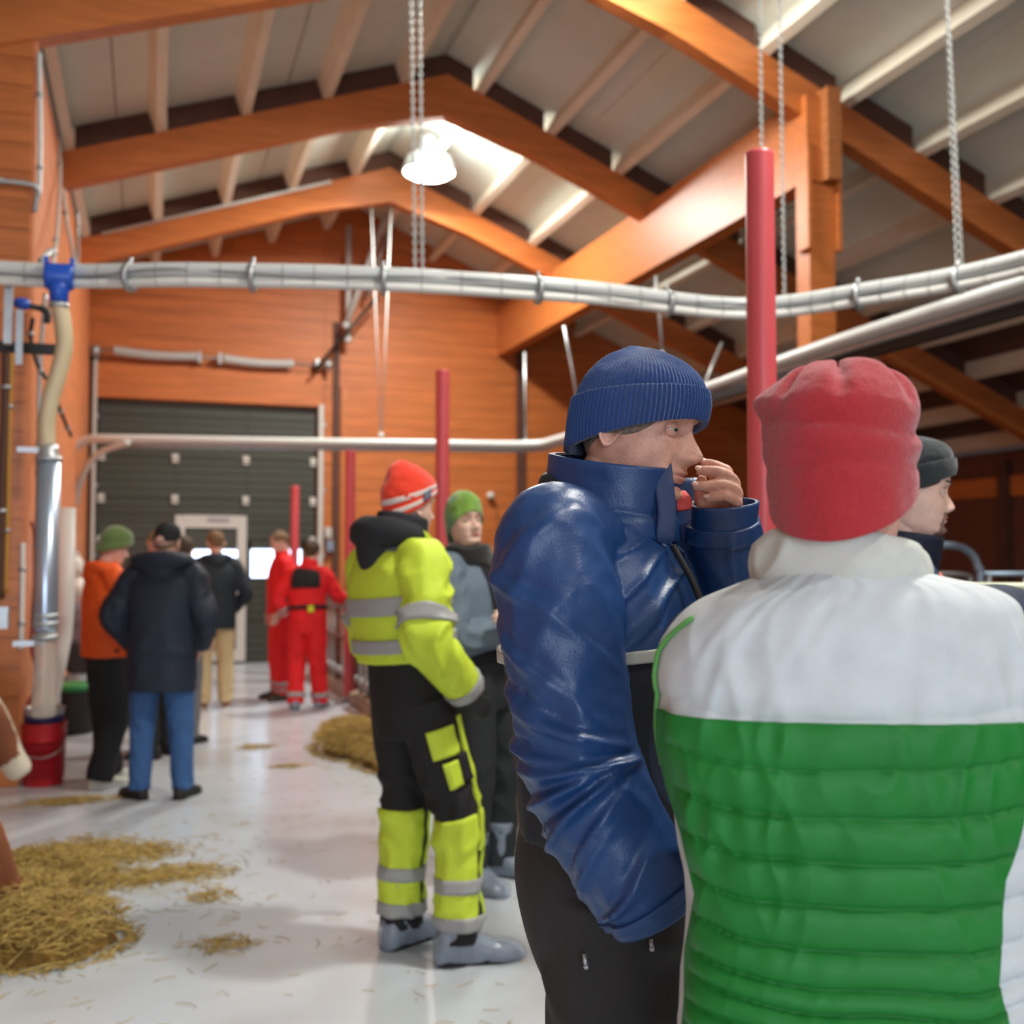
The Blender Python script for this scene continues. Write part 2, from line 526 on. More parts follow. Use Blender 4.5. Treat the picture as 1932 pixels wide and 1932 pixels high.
# horizontal cladding boards (0.2 m courses), slightly proud and uneven
z0 = 0.0
while z0 < 7.0:
    h = 0.2
    zt = z0 + h - 0.006
    for xa, xb in ((XL, DX0 - .1), (DX0 - .1, DX1 + .1), (DX1 + .1, 5.6), (5.62, 9.0), (9.0, 12.0)):
        if xa > -0.9 and xa < DX1 and xb < DX1 + .2 and z0 < DZ1 + .05 and not (xb <= DX0): continue
        lim_l = RX - (RZ + .24 - zt) / SL; lim_r = RX + (RZ + .24 - zt) / SR
        p, q = max(xa, lim_l), min(xb, lim_r)
        if q - p < 0.1: continue
        pr = 0.018 + 0.006 * random.random()
        Mesh().box(((p + q) / 2, YB - pr / 2, z0 + h / 2), (q - p - .004, pr, h - .006)).obj('board', M_orb, wall_back, smooth=False)
    z0 += h
for nm, x, w, zt, mt in (('trim_1', 2.70, 0.09, 5.2, M_dark), ('trim_2', 5.72, 0.14, 5.2, M_dark), ('trim_3', 2.82, 0.10, 4.2, M_or), ('trim_4', -0.80, 0.10, 4.6, M_dark)):
    tag(Mesh().box((x, YB - 0.05, zt / 2), (w, 0.06, zt)).obj(nm, mt, smooth=False), kind='structure')
tag(Mesh().box((0.84, YB - 0.07, DZ1 + 0.26), (DX1 - DX0 + .1, 0.1, 0.5)).obj('trim_5', M_orb, smooth=False), kind='structure')
# side walls, front gable
wl = tag(Mesh().box((XL - 0.1, 12.3, 2.72), (0.2, 8.2, 5.44)).obj('wall_left', M_orl, smooth=False), kind='structure')
for k in range(7):
    yy = 8.5 + 1.12 * k
    Mesh().box((XL + 0.008, yy + .56, 2.7), (0.016, 1.11, 5.35)).obj('panel', M_orl, wl, smooth=False)
tag(Mesh().box((-6.1, 0.6, 2.0), (0.2, 16.4, 4.0)).obj('wall_stall', M_orl, smooth=False), kind='structure')
tag(Mesh().box((-3.5, 8.4, 2.5), (5.3, 0.15, 5.0)).obj('wall_stall_end', M_orb, smooth=False), kind='structure')
wr = tag(Mesh().box((XR + 0.1, 4.5, 1.5), (0.2, 24, 3.3)).obj('wall_right', M_redw, smooth=False), kind='structure')
yy = 4.0
while yy < 16.2:
    pr = 0.02 + 0.008 * random.random()
    Mesh().box((XR - pr / 2, yy + .145, 1.12), (pr, 0.28, 2.22)).obj('board', M_redw, wr, smooth=False)
    yy += 0.29
for y in (6.5, 9.6, 12.4, 15.0):
    Mesh().box((XR - .07, y, 1.5), (0.14, 0.16, 3.0)).obj('stud', M_dark, wr, smooth=False)
Mesh().box((XR - .03, 10.0, 2.62), (0.05, 12, 0.30)).obj('rail_board', M_orb, wr, smooth=False)
wf = Mesh()
for poly in ([(-6.2, 0), (-2.9, 0), (-2.9, seat(-2.9) + .25), (-6.2, seat(-6.2) + .25)], [(0.5, 0), (12.2, 0), (12.2, seat(12.2) + .25), (RX, RZ + .25), (0.5, seat(.5) + .25)],
             [(-2.9, 3.8), (0.5, 3.8), (0.5, seat(.5) + .25), (-2.9, seat(-2.9) + .25)]):
    wf.prism([(x, YF, z_) for x, z_ in poly], (0, 0.18, 0))
tag(wf.obj('wall_front', M_orb, smooth=False, fix=True), kind='structure')  # the opening in this unseen gable is added to go with the cool fill
# corner pillar at the end of the stalls
pl = tag(Mesh().box((-1.14, 8.12, 2.72), (0.66, 0.4, 5.44)).obj('pillar', M_or, smooth=False), kind='structure')
for k in range(27):
    zz = 0.1 + 0.2 * k
    Mesh().box((-1.14, 7.91, zz + .0), (0.66, 0.022 + .004 * (k % 2), 0.194)).obj('board', M_or, pl, smooth=False)
Mesh().box((-0.80, 7.93, 2.7), (0.03, 0.05, 5.3)).obj('corner_strip', M_orl, pl, smooth=False)

# ------------------------------------------------------------------ sectional gate with a wicket door
gate = tag(Mesh().box((0.84, YB + 0.10, DZ1 / 2), (DX1 - DX0, 0.03, DZ1)).obj('door_1', M_rub, smooth=False), kind='structure')
WX0, WX1, WZ1 = 0.36, 1.38, 2.16
sec = 0.605
for k in range(7):
    za, zb = k * sec + .004, (k + 1) * sec - .004
    for xa, xb in ((DX0 + .02, WX0), (WX0, WX1), (WX1, DX1 - .02)):
        wick = xa == WX0
        if wick and zb < WZ1 + .05: continue
        if wick: za_ = max(za, WZ1 + .01)
        else: za_ = za
        if k == 2 and xa == WX1: continue      # glazed section
        m = Mesh().box(((xa + xb) / 2, YB + .05, (za_ + zb) / 2), (xb - xa - .004, .05, zb - za_))
        nr = 5
        for j in range(nr):
            zr = za + (j + .5) * (zb - za) / nr
            if zr > za_ + .03: m.box(((xa + xb) / 2, YB + .02, zr), (xb - xa - .01, .016, .05))
        m.obj('door_panel', M_door, gate, smooth=False)
# glazed section right of the wicket door
z2 = 2 * sec
m = Mesh()
m.box((1.90, YB + .05, z2 + .03), (1.0, .05, .06)).box((1.90, YB + .05, z2 + sec - .065), (1.0, .05, .12))
m.box((1.42, YB + .05, z2 + .30), (.06, .05, .60)).box((2.30, YB + .05, z2 + .30), (.2, .05, .60)).box((1.86, YB + .05, z2 + .30), (.05, .05, .60))
m.obj('window_frame', M_door, gate, smooth=False)
for xa, xb in ((1.45, 1.835), (1.885, 2.20)):
    Mesh().box(((xa + xb) / 2, YB + .06, z2 + .27), (xb - xa, .015, .43)).obj('pane', M_glass, gate, smooth=False)
wk = Mesh()
YW = YB + .015
t = .135
for c, sz in (((WX0 + t / 2, YW, WZ1 / 2 + .03), (t, .07, WZ1)), ((WX1 - t / 2, YW, WZ1 / 2 + .03), (t, .07, WZ1)), (((WX0 + WX1) / 2, YW, WZ1 - .06), (WX1 - WX0 - 2 * t, .07, .19)), (((WX0 + WX1) / 2, YW, .12), (WX1 - WX0 - 2 * t, .07, .16))):
    wk.box(c, sz)
wkf = tag(wk.obj('door_2', M_alu, smooth=False), kind='structure')
for k in range(3):
    za, zb = .2 + k * sec, .2 + (k + 1) * sec - .01
    if k < 2 or True:
        if k == 2: continue
        Mesh().box(((WX0 + WX1) / 2, YB + .03, (za + min(zb, 1.18)) / 2), (WX1 - WX0 - 2 * t, .03, min(zb, 1.18) - za)).obj('door_panel', M_door, wkf, smooth=False)
Mesh().box(((WX0 + WX1) / 2, YB + .035, 1.46), (WX1 - WX0 - 2 * t, .012, .44)).obj('pane', M_glass, wkf, smooth=False)
Mesh().box(((WX0 + WX1) / 2, YB + .03, 1.85), (WX1 - WX0 - 2 * t, .03, .34)).box(((WX0 + WX1) / 2, YB + .03, 1.21), (WX1 - WX0 - 2 * t, .03, .06)).obj('door_rail', M_door, wkf, smooth=False)
hd = Mesh().box((WX1 - .085, YW - .045, 1.05), (.035, .02, .2)).rod((WX1 - .085, YW - .09, 1.08), (WX1 - .22, YW - .09, 1.08), .012).rod((WX1 - .085, YW - .03, 1.08), (WX1 - .085, YW - .09, 1.08), .01)
hd.obj('handle', M_rub, wkf)
Mesh().box((.98, YW - .045, WZ1 - .02), (.30, .03, .045)).obj('door_closer', M_zinc, wkf, smooth=False)
for k in range(1, 6):
    for x in (DX0 + .08, .35, 1.36, DX1 - .06):
        if x == 1.36 and k * sec < WZ1 or (x == .35 and k * sec < WZ1): continue
        hm = Mesh().box((x, YB - .01, k * sec), (.09, .025, .13)).rod((x - .05, YB - .03, k * sec), (x + .05, YB - .03, k * sec), .018)
        hm.obj('hinge', M_alu, gate, smooth=False)
# tracks, torsion springs
tr = empty('gate_track', (DX1, YB - .1, 0), 'pale steel guide rail standing right of the dark gate', 'rail')
B = (DX1, YB - .1, 0)
rel(Mesh().box((DX1 + .04, YB - .1, 1.95), (.07, .09, 3.9)), 'rail', M_alu, tr, B, smooth=False)
for z_ in (.6, 1.6, 2.6, 3.6):
    rel(Mesh().box((DX1 + .06, YB - .04, z_), (.12, .06, .05)), 'bracket', M_zinc, tr, B, smooth=False)
tr = empty('gate_track', (DX0, YB - .1, 0), 'pale steel guide rail standing left of the dark gate', 'rail')
B = (DX0, YB - .1, 0)
rel(Mesh().box((DX0 - .02, YB - .1, 2.2), (.05, .08, 4.4)), 'rail', M_alu, tr, B, smooth=False)
for z_ in (.6, 1.6, 2.6, 3.6, 4.3):
    rel(Mesh().box((DX0 - .02, YB - .04, z_), (.1, .06, .05)), 'bracket', M_zinc, tr, B, smooth=False)
SZ = 4.50
sp = empty('torsion_shaft', (.84, YB - .22, SZ), 'steel shaft with two grey torsion springs above the dark gate', 'shaft')
B = (.84, YB - .22, SZ)
rel(Mesh().rod((DX0 - .05, YB - .22, SZ + .03), (DX1 + .1, YB - .22, SZ - .02), .016), 'shaft', M_zinc, sp, B)
def coil(x0, x1, n=40):
    tt = np.linspace(0, n * 2 * pi, n * 8)
    x = np.linspace(x0, x1, len(tt)); sag = -.03 * np.sin(np.linspace(0, pi, len(tt)))
    zc = SZ + .03 - .05 * (x - DX0) / (DX1 - DX0)
    return np.stack([x, YB - .22 + .056 * np.cos(tt), zc + sag + .056 * np.sin(tt)], 1)
for x0, x1 in ((-.52, .62), (1.0, 2.02)):
    rel(Mesh().pipe(coil(x0, x1), .015, 5), 'spring', M_pvc, sp, B)
for x in (DX0, .66, .95, DX1 - .04):
    rel(Mesh().box((x, YB - .14, SZ), (.05, .24, .16)), 'bracket', M_zinc, sp, B, smooth=False)
for x in (DX0 - .03, DX1 + .12):
    rel(Mesh().lathe((x, YB - .22, SZ), [(.03, -.05), (.09, -.045), (.075, 0), (.09, .045), (.03, .05)], 16, axis=(1, 0, 0)), 'cable_drum', M_zinc, sp, B)
# struts beside the gate top
for nm, a, b, r, mt, lb in (('strut', (2.83, 16.0, 4.88), (2.83, 16.0, 6.66), .045, M_pvc, 'upright white tube rising from the wall right of the gate'),
                            ('strut', PY(652, 615, 15.92), PY(730, 402, 15.5), .045, M_pvc, 'slanting white tube beside the lamp'),
                            ('strut', PY(692, 560, 15.9), PY(744, 400, 15.6), .03, M_zinc, 'thin grey slanting tube behind the slanting white one'),
                            ('cord', PY(592, 700, 15.95), PY(712, 560, 15.7), .025, M_rub, 'black slanting rod over the gate top corner')):
    base = np.array(a)
    m = Mesh().rod(a, b, r, 10)
    if r == .045: m.lathe(a, [(.05, -.03), (.055, 0), (.05, .05)], 10, axis=np.array(b) - np.array(a))
    tag(m.obj(nm, mt, base=base), lb, 'tube' if nm == 'strut' else 'rod')
for a, b, lb in (((3.0, 15.2, 2.98), (3.0, 15.25, 6.2), 'pale hanger wire over the far milk pipe, left of the pair'), ((3.14, 15.2, 2.98), (3.2, 15.25, 6.3), 'pale hanger wire over the far milk pipe, right of the pair')):
    pass
# ================================================================== THINGS IN THE BARN
# high-bay lamps under the ridge
M_lens = mat('lamp_lens', (255, 250, 235), 0.4, emit=(255, 246, 226), estr=34)
lamp_lab = ['bright round lamp hanging under the ridge near the back wall', 'round lamp under the ridge over the near end of the girder']
def lamp(loc, label, first=None):
    x, y, z_ = loc
    root = empty('high_bay_lamp', loc, label, 'lamp', 'lamps along the ridge')
    rel(Mesh().lathe(loc, [(.05, .34), (.12, .32), (.15, .14), (.28, .06), (.34, -.10), (.35, -.12), (.32, -.12)], 28), 'shade', M_zinc, root, loc)
    rel(Mesh().lathe(loc, [(.315, -.10), (.315, -.125), (.25, -.165), (.12, -.185), (.02, -.19)], 28), 'lens', M_lens, root, loc)
    rel(Mesh().rod((x, y, z_ + .28), (x, y, seat(x) + .22), .012), 'hanger', M_zinc, root, loc)
    return root
for i in (3, 2, 1):
    lamp(LAMPS[i], lamp_lab[0] if i == 3 else lamp_lab[1] if i == 2 else 'round lamp under the ridge above the people in front')

def cat_pipe(pts, r, n=10, seg=60):
    return Mesh().pipe(catmull(pts, seg), r, n)
# near milk line across the aisle
ZP = 3.0
path = [(-2.6, 6.15, ZP + .04), (-.74, 6.12, ZP + .02), (.2, 5.75, ZP), (1.1, 5.52, ZP), (2.27, 5.42, ZP), (3.27, 5.4, ZP - .02), (3.8, 4.93, ZP), (4.18, 4.2, ZP + .01), (4.3, 2.6, ZP)]
base = np.array((1.1, 5.5, ZP))
ml = empty('milk_line', base, 'double white milk line crossing the whole aisle overhead in front of the girder', 'pipe')
cp = catmull(path, 90)
rel(Mesh().pipe(cp + [0, 0, .045], .040, 14), 'upper_pipe', M_pvc, ml, base)
rel(Mesh().pipe(cp + [0, -.01, -.022], .026, 12), 'lower_pipe', M_white, ml, base)
rel(Mesh().pipe(cp + np.stack([0 * cp[:, 0], -.045 + .012 * np.sin(np.arange(90) * .9), .02 + .02 * np.sin(np.arange(90) * .37)], 1), .005, 6), 'cable', mat('grey_cable', (120, 122, 124), .5), ml, base)
tie = None
for k in range(10, 84, 2):
    c = cp[k]; T = nrm(cp[k + 1] - cp[k - 1])
    if k % 8 == 2:
        rel(Mesh().lathe(c + [0, 0, .01], [(.074, -.012), (.08, -.012), (.08, .012), (.074, .012)], 14, axis=T).rod(c + [0, 0, .075], c + [0, 0, .115], .012), 'clamp', M_zinc, ml, base)
    else:
        tt = np.arange(17) * 2 * pi / 16
        a = nrm(np.cross(T, [0, 0, 1]))
        ring = c + np.array([0, 0, .018]) + np.cos(tt)[:, None] * a * .048 + np.sin(tt)[:, None] * np.array([0, 0, .070])
        rel(Mesh().pipe(ring, .0018, 4), 'cable_tie', mat('grey_cable', (120, 122, 124), .5), ml, base)
# far milk line: same loop at the other end, and its long right side
p2 = [(-1.0, 14.1, 2.45), (-.93, 13.9, 2.80), (-.75, 13.85, 2.98), (-.3, 13.7, 3.0), (1.5, 13.4, 3.0), (3.4, 13.0, 3.0), (4.55, 12.7, 3.0), (4.78, 12.2, 3.02), (4.72, 10.5, 3.02), (4.6, 8.2, 3.02), (4.47, 6.2, 3.02), (4.47, 4.5, 3.02), (4.45, 2.0, 3.02)]
base = np.array((1.5, 13.4, 3.0))
m2 = empty('milk_line', base, 'far white milk line passing in front of the dark gate and back along the girder', 'pipe')
rel(cat_pipe(p2, .055, 12, 110), 'upper_pipe', M_pvc, m2, base)
rel(Mesh().pipe(catmull(np.array(p2)[3:] + [0, .05, -.07], 70), .025, 8), 'lower_pipe', M_zinc, m2, base)
rel(Mesh().box((4.5, 5.4, 2.90), (.06, 7.2, .07)), 'support_rail', M_rub, m2, base, smooth=False)
rel(cat_pipe([(-.25, 13.6, 2.95), (-.6, 13.8, 2.82), (-.8, 13.9, 2.5), (-.86, 13.9, 2.2)], .04, 8, 24), 'branch_hose', M_pvc, m2, base)
rel(Mesh().lathe((-.98, 14.05, 2.36), [(.062, -.06), (.062, .06)], 12), 'collar', mat('dark_red_rubber', (120, 30, 36), .5), m2, base)
for (x, y) in ((4.62, 8.2), (4.5, 5.9)):
    rel(Mesh().lathe((x, y, 3.02), [(.06, -.05), (.068, -.05), (.068, .05), (.06, .05)], 14, axis=(0, 1, 0)), 'clamp', M_zinc, m2, base)
# hanger rods of the far line
hl = ['short upright pale hanger rod before the dark wall left of the blue hat', 'slanting pale hanger rod from the girder to behind the blue hat',
      'pale hanger rod above the blue hat', 'pale hanger rod slanting down right of the blue hat', 'left pale hanger wire above the far milk line', 'right pale hanger wire above the far milk line']
hs = [(PY(990, 665, 12.9), PY(992, 832, 12.8)), (PY(1065, 615, 10.9), PY(1095, 790, 10.8)), (PY(1238, 520, 9.2), PY(1250, 668, 9.2)), (PY(1362, 648, 8.8), PY(1325, 735, 8.6)),
      (PY(710, 560, 13.75), PY(718, 822, 13.55)), (PY(732, 560, 13.75), PY(720, 822, 13.55))]
for lb, (a, b) in zip(hl, hs):
    a = a.copy()
    if hl.index(lb) >= 4: a = PY(697 if hl.index(lb) == 4 else 740, 300 if hl.index(lb) == 4 else 340, 14.0)
    m = Mesh().rod(a, b, .016 if hl.index(lb) < 4 else .008, 8)
    m.lathe(b, [(.02, -.03), (.03, -.02), (.03, .02), (.02, .03)], 8)
    o = m.obj('hanger_rod', M_zinc if hl.index(lb) < 4 else M_pvc, base=a)
    tag(o, lb, 'rod', 'hanger rods of the milk lines')

# chains: real links, one strand is one thing
def chain(p, q, label, link=.034, r=.0034):
    p, q = np.asarray(p, float), np.asarray(q, float)
    Ln = np.linalg.norm(q - p); d = (q - p) / Ln
    a = nrm(np.cross(d, [0, 1, .3])); b = np.cross(d, a)
    n = int(Ln / (link * .72))
    tt = np.arange(8) * 2 * pi / 8
    m = Mesh()
    for k in range(n):
        c = p + d * (k + .5) * Ln / n
        s1, s2 = (a, b) if k % 2 else (b, a)
        ring = c + np.cos(tt)[:, None] * d * link / 2 + np.sin(tt)[:, None] * s1 * link * .30
        T = nrm(-np.sin(tt)[:, None] * d * link / 2 + np.cos(tt)[:, None] * s1 * link * .30)
        N = nrm(np.cross(T, s2))
        ph = np.arange(4) * pi / 2
        g = ring[:, None, :] + r * (np.cos(ph)[None, :, None] * N[:, None, :] + np.sin(ph)[None, :, None] * s2)
        m.grid(g, wu=True, wv=True)
    o = m.obj('chain', M_chain, base=p)
    return tag(o, label, 'chain', 'chains carrying the near milk line')
def strand(xt, xb, yb, Y, lb, yt=-120):
    b = PY(xb, yb, Y); t_ = PY(xt, yt, Y)
    t_[2] = min(t_[2], seat(t_[0]) - .0)
    chain(t_, b, lb)
strand(774, 783, 512, 5.6, 'left chain of the pair hanging in front of the lamp')
strand(791, 797, 512, 5.6, 'right chain of the pair hanging in front of the lamp')
strand(1433, 1440, 570, 5.4, 'white chain coming down behind the top of the nearest red pole')
strand(1469, 1480, 556, 5.35, 'white chain just right of the nearest red pole in front of the post')
strand(1783, 1806, 522, 4.75, 'left strand of the white chain right of the post', -60)
strand(1784, 1816, 522, 4.72, 'right strand of the white chain right of the post', -60)

# red plastic poles along the pen
def pole(x, y, r, top, label, r2=None):
    o = Mesh().lathe((x, y, 0), [(r2 or r, 0), (r2 or r, .02), (r, top - .012), (r, top), (r - .006, top), (r - .007, top - .25), (.004, top - .26)], 32).obj('red_pole', M_redp, base=(x, y, 0))
    c = Mesh().lathe((0, 0, .04), [((r2 or r) + .001, -.04), ((r2 or r) + .02, -.04), ((r2 or r) + .02, .02), ((r2 or r) + .001, .03)], 24).obj('foot_sleeve', M_zinc, o)
    return tag(o, label, 'pole', 'red poles along the pen')
pole(2.12, 3.36, .052, 3.03, 'tall thick red plastic pole between the blue hat and the red hat', .058)
pole(2.19, 8.10, .055, 3.03, 'red plastic pole behind the striped orange hat')
pole(2.06, 11.45, .055, 2.72, 'red plastic pole rising left of the yellow jacket')
pole(1.84, 14.35, .055, 2.52, 'thin-looking red pole in front of the dark gate')

# pen fence: red-brown frame, zinc bars
M_brown = mat('brown_painted_steel', (110, 62, 56), .5, .05, 30, var=.1)
for (y0, y1, lb) in ((3.5, 7.95, 'steel pen fence section behind the two nearest men'), (8.25, 11.3, 'steel pen fence section beside the farther hay'), (11.6, 14.2, 'brown steel pen fence section beside the men in red')):
    B = np.array((2.16, (y0 + y1) / 2, 0))
    fr = empty('pen_fence', B, lb, 'fence', 'pen fence sections')
    for z_, mt in ((1.08, M_brown), (.98, M_brown), (.22, M_zinc), (.62, M_brown)):
        rel(Mesh().rod((2.16, y0, z_), (2.16, y1, z_), .028, 10), 'rail', mt, fr, B)
    n = int((y1 - y0) / .34)
    for k in range(n + 1):
        y = y0 + (y1 - y0) * k / n
        rel(Mesh().rod((2.16, y, .0), (2.16, y, 1.1), .022 if k % 3 else .034, 8), 'bar', M_zinc if k % 3 else M_brown, fr, B)
        for z_ in (.24, 1.0):
            rel(Mesh().lathe((2.16, y, z_), [(.036, -.03), (.042, -.03), (.042, .03), (.036, .03)], 8), 'bolt_sleeve', M_zinc, fr, B)
kb = empty('kerb', (2.16, 8.8, 0), 'low timber-edged kerb at the foot of the pen fence', 'kerb')
for k in range(5):
    y0 = 3.4 + 2.2 * k
    rel(Mesh().box((2.12, y0 + 1.095, .055), (.14, 2.18, .11)), 'kerb_block', mat('kerb_concrete', (168, 150, 132), .8, .2, 30, var=.1), kb, (2.16, 8.8, 0), smooth=False)
# tubular pen gate and rails on the right
M_bz = mat('blue_grey_zinc', (146, 166, 186), .4, .03, 30, metal=.4, var=.05)
def gatehoop(lb):
    Y = 5.6
    pts = [PY(1700, 1030, Y), PY(1730, 1029, Y), PY(1795, 1029, Y), PY(1820, 1036, Y), PY(1838, 1052, Y), PY(1846, 1075, Y), PY(1850, 1110, Y), PY(1850, 1190, Y)]
    pts[-1][2] = .0
    B = pts[-1].copy()
    r_ = empty('tubular_gate', B, lb, 'gate')
    rel(cat_pipe(pts, .024, 12, 50), 'hoop', M_bz, r_, B)
    rel(cat_pipe([PY(1750, 1083, Y), PY(1800, 1083, Y), PY(1828, 1087, Y), PY(1831, 1100, Y), PY(1832, 1180, Y)], .017, 10, 30), 'inner_hoop', M_zinc, r_, B)
    for a, b in (((1858, 1083), (2100, 1081)), ((1858, 1150), (2100, 1150)), ((1858, 1220), (2100, 1225))):
        rel(Mesh().rod(PY(*a, Y), PY(*b, Y), .017, 10), 'rail', M_bz, r_, B)
    for x in (1866, 1936, 2010):
        a = PY(x, 1083, Y); b = a.copy(); b[2] = 0
        rel(Mesh().rod(a, b, .016, 8), 'upright', M_zinc, r_, B)
gatehoop('blue-grey tubular pen gate with a rounded corner behind the dark-hatted man')
B = PY(1900, 1107, 3.2)
rr = empty('feed_rail', B, 'pale green and white tube rails right of the white vest shoulder', 'rail')
M_grn = mat('pale_green_pipe', (176, 210, 176), .35, metal=.1)
M_dgrn = mat('green_pipe', (38, 120, 66), .4)
rel(Mesh().rod(PY(1740, 1105, 3.35), PY(2250, 1108, 3.0), .0135, 12), 'top_rail', mat('cream_pipe', (222, 226, 196), .35), rr, B)
rel(Mesh().rod(PY(1740, 1121, 3.35), PY(2250, 1121, 3.0), .012, 12), 'middle_rail', M_grn, rr, B)
rel(Mesh().rod(PY(1740, 1140, 3.35), PY(2250, 1138, 3.0), .022, 12), 'lower_rail', M_dgrn, rr, B)
for x in (2120, 2200):
    a = PY(x, 1105, 3.1); b = a.copy(); b[2] = 0
    rel(Mesh().rod(a, b, .02, 8), 'post', M_zinc, rr, B)

# pulsator hose, blue outlet, silver tube at the stalls
def ribbed(pts, r, n=14, seg=150, amp=.0035):
    c = catmull(pts, seg)
    m = Mesh()
    T = nrm(np.gradient(c, axis=0)); ref = np.array([1.0, 0, 0]); rows = []
    for k in range(seg):
        a = nrm(np.cross(T[k], ref)); b = np.cross(a, T[k])
        th = np.arange(n) * 2 * pi / n
        rad = r + amp * (1 if k % 2 else -1)
        rows.append(c[k] + rad * (np.cos(th)[:, None] * a + np.sin(th)[:, None] * b))
    return m.grid(np.array(rows), wv=True, cap0=True, cap1=True, flip=True)
Yh = 6.0
tap = PY(112, 522, Yh)
bo = empty('blue_outlet', tap, 'bright blue valve body clamped on the left end of the near milk line', 'valve')
rel(Mesh().lathe(tap, [(.062, -.07), (.066, -.07), (.07, -.055), (.068, 0), (.07, .055), (.066, .07), (.062, .07)], 24, axis=(1, -.05, 0)).lathe(tap, [(.04, -.15), (.046, -.15), (.048, -.09), (.06, -.05), (.03, 0)], 20), 'body', M_blue, bo, tap)
for s_ in (-1, 1):
    rel(Mesh().box(tap + [s_ * .062, -.02, .075], (.022, .05, .035)), 'lug', M_blue, bo, tap, smooth=False)
rel(Mesh().lathe(tap + [0, 0, -.155], [(.044, -.012), (.051, -.012), (.051, .014), (.044, .014)], 20), 'hose_clip', M_zinc, bo, tap)
M_hose = mat('cream_ribbed_hose', (214, 196, 160), .45, var=.05)
hp = [PY(112, 575, Yh), PY(119, 615, Yh), PY(121, 655, Yh), PY(110, 705, Yh), PY(96, 750, Yh), PY(88, 800, Yh), PY(89, 845, Yh)]
tag(ribbed(hp, .043).obj('ribbed_hose', M_hose, base=hp[0]), 'cream ribbed suction hose hanging from the blue valve', 'hose')
st = PY(92, 850, Yh)
so = empty('silver_tube', st, 'upright silver tube with clamp rings below the cream hose', 'tube')
zt = st[2]
rel(Mesh().lathe((st[0], st[1], zt), [(.046, .03), (.048, 0), (.056, -.03), (.062, -.045)], 24), 'reducer', M_zinc, so, st)
M_silver = mat('bright_steel', (182, 196, 214), .3, metal=.75, var=.05, vscale=6)
rel(Mesh().lathe((st[0], st[1], zt), [(.060, -.045), (.060, -.92), (.05, -.95)], 28), 'tube', M_silver, so, st)
for dz in (-.045, -.86, -.90, -.97):
    rel(Mesh().lathe((st[0], st[1], zt + dz), [(.058, -.012), (.066, -.012), (.066, .012), (.058, .012)], 24), 'clamp_ring', M_zinc, so, st)
for dz in (.0, -1.0):
    rel(Mesh().box((st[0] - .07, st[1], zt + dz), (.16, .03, .028)), 'wall_bracket', M_zinc, so, st, smooth=False)
tp = (st[0] + .0, st[1], zt - 1.0)
M_smoke = mat('smoky_clear_plastic', (196, 184, 172), .25, alpha=.55)
tag(Mesh().lathe((st[0], st[1], zt - 1.0), [(.05, .06), (.052, 0), (.060, -.3), (.062, -.37), (.05, -.38)], 24).obj('clear_jar', M_smoke, base=tp), 'cloudy clear plastic cylinder below the silver tube', 'cylinder')

# white-painted trough or shield beside the tube, with the curved lower flange
B = PY(122, 1330, 8.7); B[2] = 0
ws = empty('white_shield', B, 'tall white plastic shield standing right of the silver tube', 'shield')
sh = []
for z_, w, o in ((1.92, .09, .0), (1.2, .10, 0), (.95, .11, -.02), (.8, .12, -.05), (.5, .10, -.09), (.3, .08, -.11), (0.16, .07, -.12)):
    th = np.linspace(-.9, .9, 9)
    sh.append([[B[0] + o + w * .75 * math.sin(t_), B[1] - .06 * math.cos(t_), z_] for t_ in th])
sh = np.array(sh)
inn = sh + [0, .012, 0]
rel(Mesh().grid(np.concatenate([sh, inn[::-1]], 0), wu=True, cap0=False), 'shell', M_white, ws, B)
rel(Mesh().box((B[0] - .06, B[1] + .06, .95), (.05, .06, 1.9)), 'back_post', M_pvc, ws, B, smooth=False)

# conduits, wires and black fittings on pillar and side wall
def conduit(pts, r, mt, lb, nm='conduit', cat='conduit', seg=40):
    c = catmull(pts, seg)
    o = Mesh().pipe(c, r, 8).obj(nm, mt, base=c[0])
    for k in (seg // 4, seg * 3 // 4):
        m = Mesh().lathe(c[k] - c[0], [(r * 1.05, -.012), (r * 1.5, -.012), (r * 1.5, .012), (r * 1.05, .012)], 8, axis=nrm(c[k + 1] - c[k]))
        m.obj('clip', M_zinc, o)
    return tag(o, lb, cat)
conduit([PY(74, 100, 7.86), PY(76, 250, 7.86), PY(74, 370, 7.86)], .016, M_pvc, 'white conduit down the edge of the pillar above the cross cable')
conduit([PY(-60, 335, 7.84), PY(0, 341, 7.84), PY(45, 346, 7.84), PY(70, 356, 7.86), PY(66, 400, 7.9)], .018, M_zinc, 'grey cable looped around the pillar high up')
conduit([PY(110, 255, 10.6), PY(113, 330, 10.2), PY(108, 430, 9.2), PY(100, 500, 8.6)], .017, M_pvc, 'left white conduit of the pair on the side wall above the blue valve')
conduit([PY(116, 330, 11.0), PY(126, 420, 11.0), PY(138, 480, 11.2), PY(139, 500, 11.2)], .02, M_pvc, 'right white conduit of the pair on the side wall above the blue valve')
conduit([PY(146, 400, 12.8), PY(147, 450, 12.8), PY(146, 500, 12.6)], .02, M_zinc, 'grey conduit at the corner left of the gate lintel')
conduit([PY(82, 510, 6.4), PY(80, 490, 6.4), PY(92, 478, 6.5), PY(104, 474, 6.8)], .017, M_pvc, 'short bent white pipe rising left of the blue valve')
conduit([PY(86, 555, 7.7), PY(78, 650, 7.7), PY(74, 730, 7.7), PY(73, 830, 7.7), PY(70, 900, 7.7)], .014, M_zinc, 'thin grey pipe running down behind the cream hose')
conduit([PY(43, 1025, 7.893), PY(42, 1120, 7.893), PY(40, 1225, 7.893)], .016, M_white, 'short bright white strip light upright on the pillar edge')
